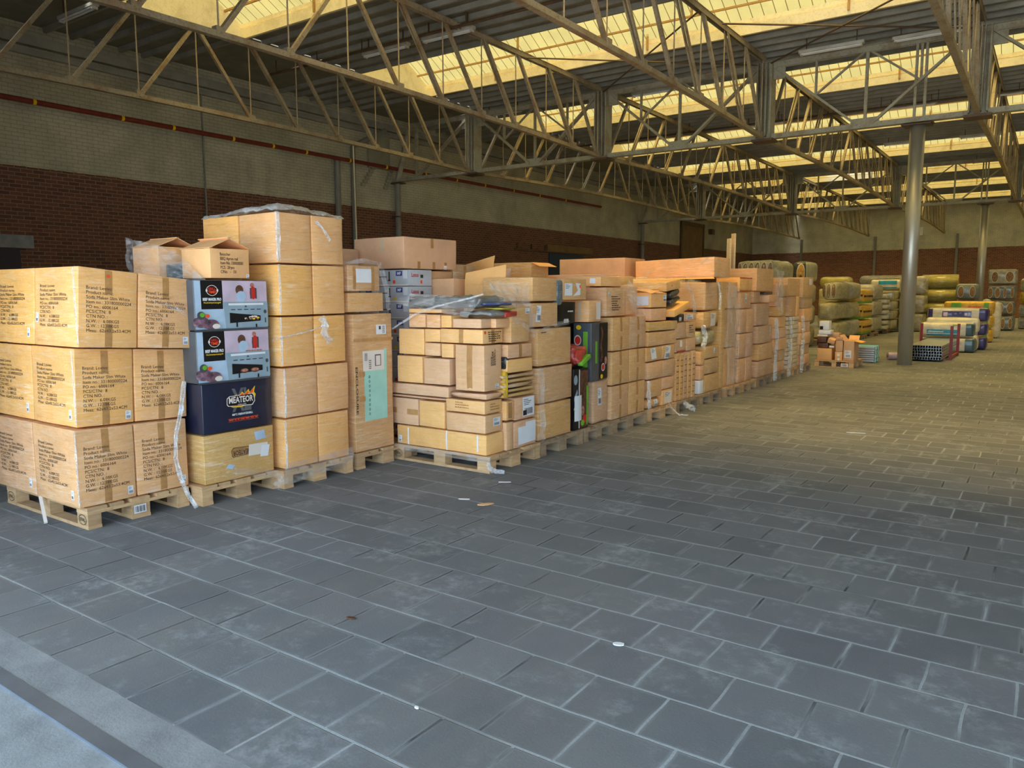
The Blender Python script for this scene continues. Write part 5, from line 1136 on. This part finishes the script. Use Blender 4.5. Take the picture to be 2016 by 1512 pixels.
# ------------------------------------------------------------------ small open pallet
def small_pallet():
    pallet(-3.26, 16.70, 'small pallet with a number plate carrying opened cartons', wx=.76, wy=.9)
    o = mbox(-3.5, -3.36, 16.688, 16.698, .025, .095).build('number_plate', M['cream'], None, origin=(-3.43, 16.69, .06)); tag(o, 'white plate reading 100 on the small pallet', 'plate')
    sf = Surf(.14, .01, .07, .0005, 0, 0); a = Art(sf, '-y'); a.text('100', .2, .8, .2, .8, 'ink', bold=.02); q = a.done('printed_text', o); q.location = (0, .001, -.035)
    b = carton(-3.98, -3.70, 16.74, 17.2, .146, .385, 'closed brown carton, left on the small pallet', 'cardd', wrap=False); b = carton(-3.635, -3.49, 16.74, 17.0, .146, .325, 'small carton with a fragile sticker, middle of the small pallet', 'cardd'); label_on(b, '-y', .3, .65, .5, .8, bars=False, txt=False); label_on(b, '-y', .35, .65, .05, .3, bars=False)
    b = carton(-3.63, -3.49, 16.75, 17.0, .33, .56, 'upright open carton on the fragile-sticker one', 'cardd'); flap(b, [(-.07, -.125, .23), (.07, -.125, .23), (.07, -.13, .30), (-.07, -.13, .30)])
    b = carton(-3.475, -3.27, 16.74, 17.2, .146, .56, 'tall open carton with a shipping label, right on the small pallet', 'cardd'); label_on(b, '-y', .15, .75, .15, .52)
    flap(b, [(-.10, -.23, .41), (-.10, .23, .41), (-.19, .23, .52), (-.19, -.23, .52)]); flap(b, [(.10, .23, .41), (.10, -.23, .41), (.24, -.23, .38), (.24, .23, .38)]); flap(b, [(-.1, .23, .41), (.1, .23, .41), (.1, .3, .50), (-.1, .3, .50)])
    carton(-3.98, -3.78, 16.76, 17.0, .39, .50, 'dark box with a white label on the closed brown carton', 'brownp'); b = carton(-4.0, -3.82, 16.75, 17.0, .505, .62, 'dark open box second above the closed brown carton', 'brownp'); carton(-4.0, -3.80, 16.76, 17.0, .625, .67, 'loose pale papers on the dark open box', 'cream')
    carton(-3.98, -3.74, 16.76, 17.05, .675, .76, 'flat white box under the upright white one', 'paper'); b = carton(-3.97, -3.78, 16.77, 17.0, .765, .95, 'white cube box with a black square, topmost on the small pallet', 'paper', r=.004); a = Art(b[1], '-y'); a.rect(.05, .4, .05, .42, 'black', 2); a.done('black_square', b[0])
    carton(-3.80, -3.66, 16.75, 16.9, .50, .60, 'tilted yellowish small carton among the dark boxes', 'card', tilt=(.2, .3, 0)); carton(-3.77, -3.65, 16.75, 16.88, .39, .46, 'crumpled white wrapper on the closed brown carton', 'paper', name='paper_wrapper', cat='paper', r=.02, amp=.02)
    carton(-3.76, -3.62, 17.0, 17.2, .39, .70, 'brown flap carton behind the tilted one', 'cardd')
    # galvanised bundle, pink roll
    g = empty('galvanised_bundle', (-3.36, 18.45, 0), 0, 'small strapped bundle of galvanised trays on the floor behind the small pallet', 'bundle')
    for k in range(7): mbox(-3.62, -3.15+.01*(k % 2), 18.2, 18.8, .03+k*.047, .03+k*.047+.034).build('metal_tray', M['galv'], g)
    for y in (18.35, 18.6): MB().box(-3.63, -3.13, y, y+.02, .01, .37).build('strap', M['aqua'], g)
    mbox(-3.6, -3.2, 18.25, 18.75, 0, .028).build('runner', M['woodd'], g)
    r = empty('foam_roll', (-2.95, 19.3, 0), 0, 'short pinkish foam roll lying on the floor left of the nearer column', 'roll')
    MB().tube((-3.05, 19.3, .085), (-2.60, 19.55, .085), .085, 20).build('roll', M['pinkroll'], r, smooth=False); MB().tube((-3.056, 19.297, .085), (-3.05, 19.3, .085), .03, 14).build('core', M['mauve'], r)
small_pallet()
# ------------------------------------------------------------------ steel studs with red stanchions
def studs():
    g = empty('metal_stud_bundle', (-2.25, 19.3, 0), 0, 'long bundle of galvanised steel studs lying between red stanchions', 'steel studs')
    y0, y1 = 19.28, 22.42
    for k in range(5):
        for j in range(12):
            x = -2.61+j*.0533+(.012 if k in (1, 2) else 0); z = .04+k*.064
            MB().box(x, x+.05, y0, y1, z, z+.003).box(x, x+.003, y0, y1, z, z+.055).box(x+.047, x+.05, y0, y1, z, z+.055).build('stud', M['galv'], g)
        mbox(-2.61, -1.96, y0+.0, y1, .04+k*.064+.057, .04+k*.064+.060).build('layer_sheet', M['galv'], g)
    for y in (19.9, 22.0): mbox(-2.62, -1.95, y, y+.06, 0, .038).build('runner', M['woodd'], g)
    s = empty('stanchion_frame', (-2.2, 20.7, 0), 0, 'red steel stanchion frame holding the galvanised studs', 'frame')
    for x, y in ((-2.665, 19.96), (-1.86, 19.96), (-2.66, 21.5), (-1.86, 21.5)): MB().box(x-.03, x+.03, y-.03, y+.03, .0, .77).build('post', M['redsteel'], s)
    for x in (-2.665, -1.86): mbox(x-.02, x+.02, 19.96, 21.5, .05, .09).build('side_rail', M['redsteel'], s)
    for y in (19.96, 21.5): mbox(-2.66, -1.86, y-.02, y+.02, 0, .035).build('cross_rail', M['redsteel'], s)
studs()
# ------------------------------------------------------------------ insulation packs and bales
def pack(x0, x1, y0, y1, z0, z1, lab, mat, r=.08, name='insulation_pack', cat='insulation pack', art=None, group=None, amp=.015, n=5, ends=None, bulge=.03):
    b = carton(x0, x1, y0, y1, z0, z1, lab, mat, name=name, cat=cat, r=r, amp=amp, bulge=bulge, n=n, group=group)
    if ends:
        a = Art(b[1], '-y', 40); a.rect(0.0, .10, .0, 1, ends, 3); a.rect(.86, 1, .0, 1, ends, 3); a.done('coloured_end', b[0]); a = Art(b[1], '+x', 40); a.rect(0, 1, 0, 1, ends, 6); a.done('coloured_end', b[0])
    return b
def right_packs():
    b = pack(-2.85, -1.62, 22.5, 23.1, .39, .77, 'white insulation pack with a turquoise band directly behind the steel studs', 'whiteroll', ends=None)
    a = Art(b[1], '-y', 40); a.rect(.15, .74, .08, .50, 'aquap', 5); a.rect(.15, .74, .20, .24, 'paper', 5); a.text('climowool', .17, .46, .30, .44, 'paper', bold=.03); a.rect(.86, 1, 0, 1, 'petrolp', 3); a.rect(.62, .74, .80, .86, 'green', 2); a.done('printed_artwork', b[0]); a = Art(b[1], '+x', 40); a.rect(0, 1, 0, 1, 'petrolp', 6); a.done('coloured_end', b[0])
    b = pack(-2.85, -1.58, 22.5, 23.1, .0, .385, 'petrol and white insulation pack on the floor behind the steel studs', 'whiteroll'); a = Art(b[1], '-y', 40); a.rect(.83, 1, 0, 1, 'petrolp', 3); a.rect(0, .7, 0, 1, 'petrolp', 4); a.done('coloured_end', b[0]); a = Art(b[1], '+x', 40); a.rect(0, 1, 0, 1, 'petrolp', 6); a.done('coloured_end', b[0])
    pack(-2.78, -1.56, 23.15, 23.7, .45, .88, 'white insulation pack behind the turquoise-banded one', 'whiteroll'); pack(-2.78, -1.56, 23.15, 23.7, 0, .445, 'white insulation pack at the floor behind the petrol one', 'whiteroll')
    for k, (z0, z1) in enumerate(((0, .36), (.365, .72), (.725, 1.12))):
        b = pack(-2.85, -1.42, 23.85, 24.5, z0, z1, 'purple and white insulation pack, %s of three' % ['bottom', 'middle', 'topmost'][k], 'whiteroll', ends='purplep', group='purple insulation packs')
        a = Art(b[1], '-y', 40); a.rect(.26, .74, .25, .75, 'purplep', 5); a.rect(.28, .35, .40, .68, 'lilac', 2); a.ell(.65, .55, .02, .08, 'lilac'); a.ell(.70, .55, .02, .08, 'lilac', 14, .4); a.done('printed_artwork', b[0])
    for k, (z0, z1) in enumerate(((0, .41), (.415, .83), (.835, 1.26))):
        b = pack(-2.82, -1.48, 27.3, 28.2, z0, z1, 'yellow insulation pack, %s of three' % ['bottom', 'middle', 'topmost'][k], 'yellowroll', group='yellow insulation packs')
        a = Art(b[1], '-y', 40); a.rect(.16, .36, .3, .9, 'green', 3); a.rect(.80, .90, .3, .9, 'green', 2); scribble(a, .50, .75, .35, .7, 'orange', 1); a.done('printed_artwork', b[0])
    for i, (x, z) in enumerate(((-1.85, .05), (-1.55, .05))):
        o = carton(x-.14, x+.14, 30.0, 30.4, 0, 1.2 if i else 1.3, 'upright cream insulation roll right of the yellow packs, %s' % ['left', 'right'][i], 'whiteroll', r=.13, name='insulation_roll', cat='roll', group='upright cream rolls')
    def loops(b, n, X, Z, sd):
        rr = random.Random(sd); a = Art(b[1], '-y', 40)
        for i in range(n):
            uc = (i+.5)/n; ru = .34/n*(.6+.5*rr.random()); rv = .36
            a.ell(uc, .48, ru*.9, rv*.92, 'baleface', 16); a.ell(uc, .48, ru, rv, 'bstrap', 20, .10)
        a.done('twine_loop', b[0])
    for k, (z0, z1) in enumerate(((0, .60), (.61, 1.2), (1.21, 1.80), (1.81, 2.43))):
        b = pack(-2.24, -1.26, 36.0, 37.6, z0-.0, z1+.0, 'film-wrapped insulation bale with twine loops right of the distant column, %s' % ['bottom', 'second', 'third', 'top'][k], 'bluebale' if k < 3 else 'greybale', r=.08, group='twine-looped bales right of the distant column', amp=.03)
        loops(b, 4-(k % 2)-(1 if k == 3 else 0), 1.2, .6, k)
    for k in range(4): pack(-1.20, -.7, 37.8, 39.5, k*.52, k*.52+.51, 'pale bale in the rightmost stack, %s' % ['bottom', 'second', 'third', 'top'][k], ['greybale', 'greybale', 'yellowroll', 'clearbale'][k], r=.1, group='bales at the right photo edge')
    # clear rolls lying across
    for k in range(4):
        z = .31+k*.545
        r_ = empty('insulation_roll', (-3.75, 35, z), 0, 'glossy clear-wrapped insulation roll lying across, %s of four' % ['bottom', 'second', 'third', 'topmost'][k], 'roll', 'glossy clear insulation rolls')
        o = MB().tube((-4.40, 35, z), (-3.15, 35, z), .27, 28).build('roll', M['clearroll'], r_); o.data.polygons.foreach_set('use_smooth', [True]*28+[False]*2)
        MB().tube((-3.15, 35, z), (-3.135, 35, z), .25, 24).build('roll_end', M['yellowroll'], r_)
    for k in range(3):
        b = pack(-3.1, -2.35, 33.5, 34.6, k*.62, k*.62+.61, 'blue-grey bale between the clear rolls and the distant column, %s' % ['bottom', 'middle', 'top'][k], 'bluebale', r=.12, group='blue-grey bales beside the clear rolls')
        if k == 2: loops(b, 2, .7, .6, 9)
    for i, x in enumerate((-4.53, -4.09)):
        for k in range(3): pack(x-.42, x, 33.0+.4*i, 34.5, k*.72, k*.72+.71, 'pale film-wrapped bale right behind the nearer column, %s, %s stack' % (['bottom', 'middle', 'top'][k], ['left', 'right'][i]), ['clearbale', 'greybale'][i], r=.1, group='pale bales behind the nearer column')
right_packs()
def left_bales():
    # the bale row behind the carton row
    cols = [(23.3, 25.05, ['clearbale', 'clearbale', 'clearbale']), (25.1, 26.75, ['greybale', 'clearbale', 'greybale'])]
    nm = ['left stack', 'right stack']
    for i, (a, b_, ms) in enumerate(cols):
        for k in range(3):
            b = pack(-5.54 if i == 0 else -5.85, -5.05-.03*(k%2), a-(.35 if i == 0 and k == 1 else 0), b_, .146+k*.57, .146+k*.57+.565, 'round-edged film-wrapped bale of the row behind the small pallet, %s, %s' % (nm[i], ['bottom', 'middle', 'top'][k]), ms[k], r=.13, bulge=.05, amp=.04, group='film-wrapped bales behind the small pallet')
            if i == 0 and k == 2:
                a_ = Art(b[1], '-y', 40)
                for q in range(3): a_.ell(.2+.28*q, .5, .11, .40, 'baleface', 16); a_.ell(.2+.28*q, .5, .12, .42, 'bstrap', 20, .12)
                a_.done('twine_loop', b[0])
    for y in (23.4, 25.2, 27.0, 29.0, 31.4): pallet(-5.05, y, 'pallet under the far bale row %s' % {23.4: 'at its near end', 25.2: 'in the second place', 27.0: 'below the yellow packs', 29.0: 'below the stacked rolls', 31.4: 'at the far end'}[y], mat='woodd')
    for k in range(3):
        b = pack(-5.9, -5.06, 26.9, 28.6, .146+k*.50, .146+k*.50+.49, 'yellow printed insulation pack standing in the far bale row, %s' % ['bottom', 'middle', 'top'][k], 'yellowroll', r=.05, group='yellow printed packs in the bale row')
        a = Art(b[1], '+x', 40); scribble(a, .1, 1.0, .35, .65, 'ink', 1); a.rect(0, 1, 0, .18, 'green', 3); a.done('printed_artwork', b[0]); a = Art(b[1], '-y', 40); scribble(a, .1, 1.0, .4, .7, 'ink', 1); a.rect(0, 1, 0, .2, 'green', 3); a.done('printed_artwork', b[0])
    for k in range(3): pack(-5.85, -5.06, 28.9, 30.6, .146+k*.56, .146+k*.56+.55, 'grey-white roll end in the far bale row, %s' % ['bottom', 'middle', 'top'][k], 'greybale', r=.15, group='grey-white rolls in the bale row')
    for k in range(7):
        b = pack(-5.75, -5.0, 31.0, 31.6, .146+k*.19, .146+k*.19+.18, 'small white pack in the slim column beside the beige block, %s from the floor' % ['first', 'second', 'third', 'fourth', 'fifth', 'sixth', 'seventh'][k], 'whiteroll', r=.05, group='slim column of small white packs')
    for k in range(4): pack(-5.75, -4.95, 31.8, 34.0, .146+k*.36, .146+k*.36+.355, 'beige film-wrapped block left of the nearer column, %s layer' % ['bottom', 'second', 'third', 'top'][k], 'clearbale', r=.04, group='beige block left of the nearer column')
    # high bales behind the row end
    for k in range(4):
        b = pack(-6.42, -5.44, 18.6, 20.3, k*.585, k*.585+.58, 'big bale of the high stack behind the planks, %s' % ['bottom', 'second', 'third', 'topmost with hooped twine'][k], 'clearbale', r=.16, amp=.04, bulge=.04, group='high bale stack behind the planks')
        if k == 3:
            a = Art(b[1], '-y', 40)
            for q in range(6): a.ell(.09+.155*q, .5, .062, .40, 'baleface', 14); a.ell(.09+.155*q, .5, .068, .44, 'bstrap', 20, .14)
            a.done('twine_loop', b[0])
    for k in range(4):
        b = pack(-6.02, -5.59, 22.0, 23.25, k*.602, k*.602+.60, 'bale of the stack with the dark green top, %s' % ['bottom', 'second', 'third', 'dark green top with an arched opening'][k], 'clearbale' if k < 3 else 'dkgreenbale', r=.14, group='bale stack with the dark green top')
        if k == 3: a = Art(b[1], '-y', 40); a.ell(.62, .42, .26, .44, 'bstrap', 22); a.ell(.62, .40, .23, .41, 'yelbale', 22); a.done('arched_opening', b[0]); a = Art(b[1], '+x', 40); a.rect(0, 1, 0, 1, 'paleend', 6); a.done('pale_end', b[0])
    for i, (x0, x1, y, z, m) in enumerate(((-8.4, -7.1, 35, 1.95, 'clearroll'), (-7.0, -5.2, 36, 2.0, 'greybale'), (-6.2, -5.0, 37, 1.9, 'whiteroll'))):
        pack(x0, x1, y, y+.8, z-.25, z+.25, 'long film-wrapped roll lying high behind the bale row, %s' % ['left olive one', 'middle pale one', 'right white one with turquoise band'][i], m, r=.2, name='insulation_roll', cat='roll', group='long rolls high behind the bale row')
        pack(x0, x1, y, y+.8, 0, z-.26, 'pale load under the long rolls behind the bale row, %s' % ['left', 'middle', 'right'][i], 'clearbale', r=.1, group='loads under the long rolls')
    b = pack(-6.25, -5.0, 33.0+1.5, 35.4, 1.6, 2.05, 'white pack with turquoise bands high left of the nearer column', 'whiteroll', r=.1); a = Art(b[1], '-y', 40); a.rect(.25, .8, .55, .9, 'aquap', 3); a.rect(.25, .8, .2, .28, 'aquap', 3); a.done('printed_artwork', b[0])
    pack(-6.25, -5.0, 34.5, 35.4, 0, 1.59, 'beige load carrying the white and turquoise pack', 'greybale', r=.08)
left_bales()
# ------------------------------------------------------------------ litter
def litter():
    def scrap(x, y, w_, h_, rz, lab, m='card', cat='litter', name='cardboard_scrap'):
        NC[0] += 1; c, s = math.cos(rz), math.sin(rz); sd = NC[0]
        pts = [(w_*.5*math.cos(t)*(1+.35*noise.noise(Vector((t, sd, 0)))), h_*.5*math.sin(t)*(1+.35*noise.noise(Vector((t, sd, 4))))) for t in [i*math.pi/5 for i in range(10)]]
        n = len(pts); v = [(x+a*c-b*s, y+a*s+b*c, .004) for a, b in pts]; v2 = [(q[0], q[1], q[2]+.006) for q in v]
        o = MB(); o.add(v+v2, [tuple(range(n))[::-1], tuple(range(n, 2*n))]+[(i, (i+1) % n, n+(i+1) % n, n+i) for i in range(n)]); tag(o.build(name, M[m], None, origin=(x, y, 0)), lab, cat)
    scrap(-3.33, 4.40, .13, .05, .9, 'small brown cardboard scrap on the pavers before the stamped pallet'); scrap(-3.55, 4.42, .09, .02, .5, 'thin pale splinter left of the brown scrap', 'cream')
    scrap(-3.60, 5.02, .10, .012, .6, 'pale straw-like strip near the stamped pallet corner', 'cream'); scrap(-1.48, 2.92, .05, .03, .4, 'white fleck on the pavers right of centre', 'paper', name='paper_fleck')
    scrap(-1.86, 2.02, .02, .012, 0, 'tiny white fleck in the foreground', 'paper', name='paper_fleck'); scrap(-1.17, 19.0, .07, .05, 0, 'small white crumpled paper on the far pavers right of the studs', 'paper', name='paper_fleck')
    scrap(-2.66, 2.44, .05, .02, .3, 'brown dry leaf crumb on a paver left of centre', 'brownp', name='leaf_crumb'); scrap(-1.70, 9.0, .2, .015, .2, 'thin pale sliver in the aisle', 'cream')
    o = MB().bar((-5.72, 2.40, .145), (-5.50, 2.33, .012), .02, .012).build('wood_splinter', M['cream'], None, origin=(-5.6, 2.36, 0)); tag(o, 'pale wood splinter leaning on the left-edge pallet', 'litter')
litter()

def drop(o):
    for c in list(o.children): drop(c)
    bpy.data.objects.remove(o)
for o in PAL.values(): drop(o)
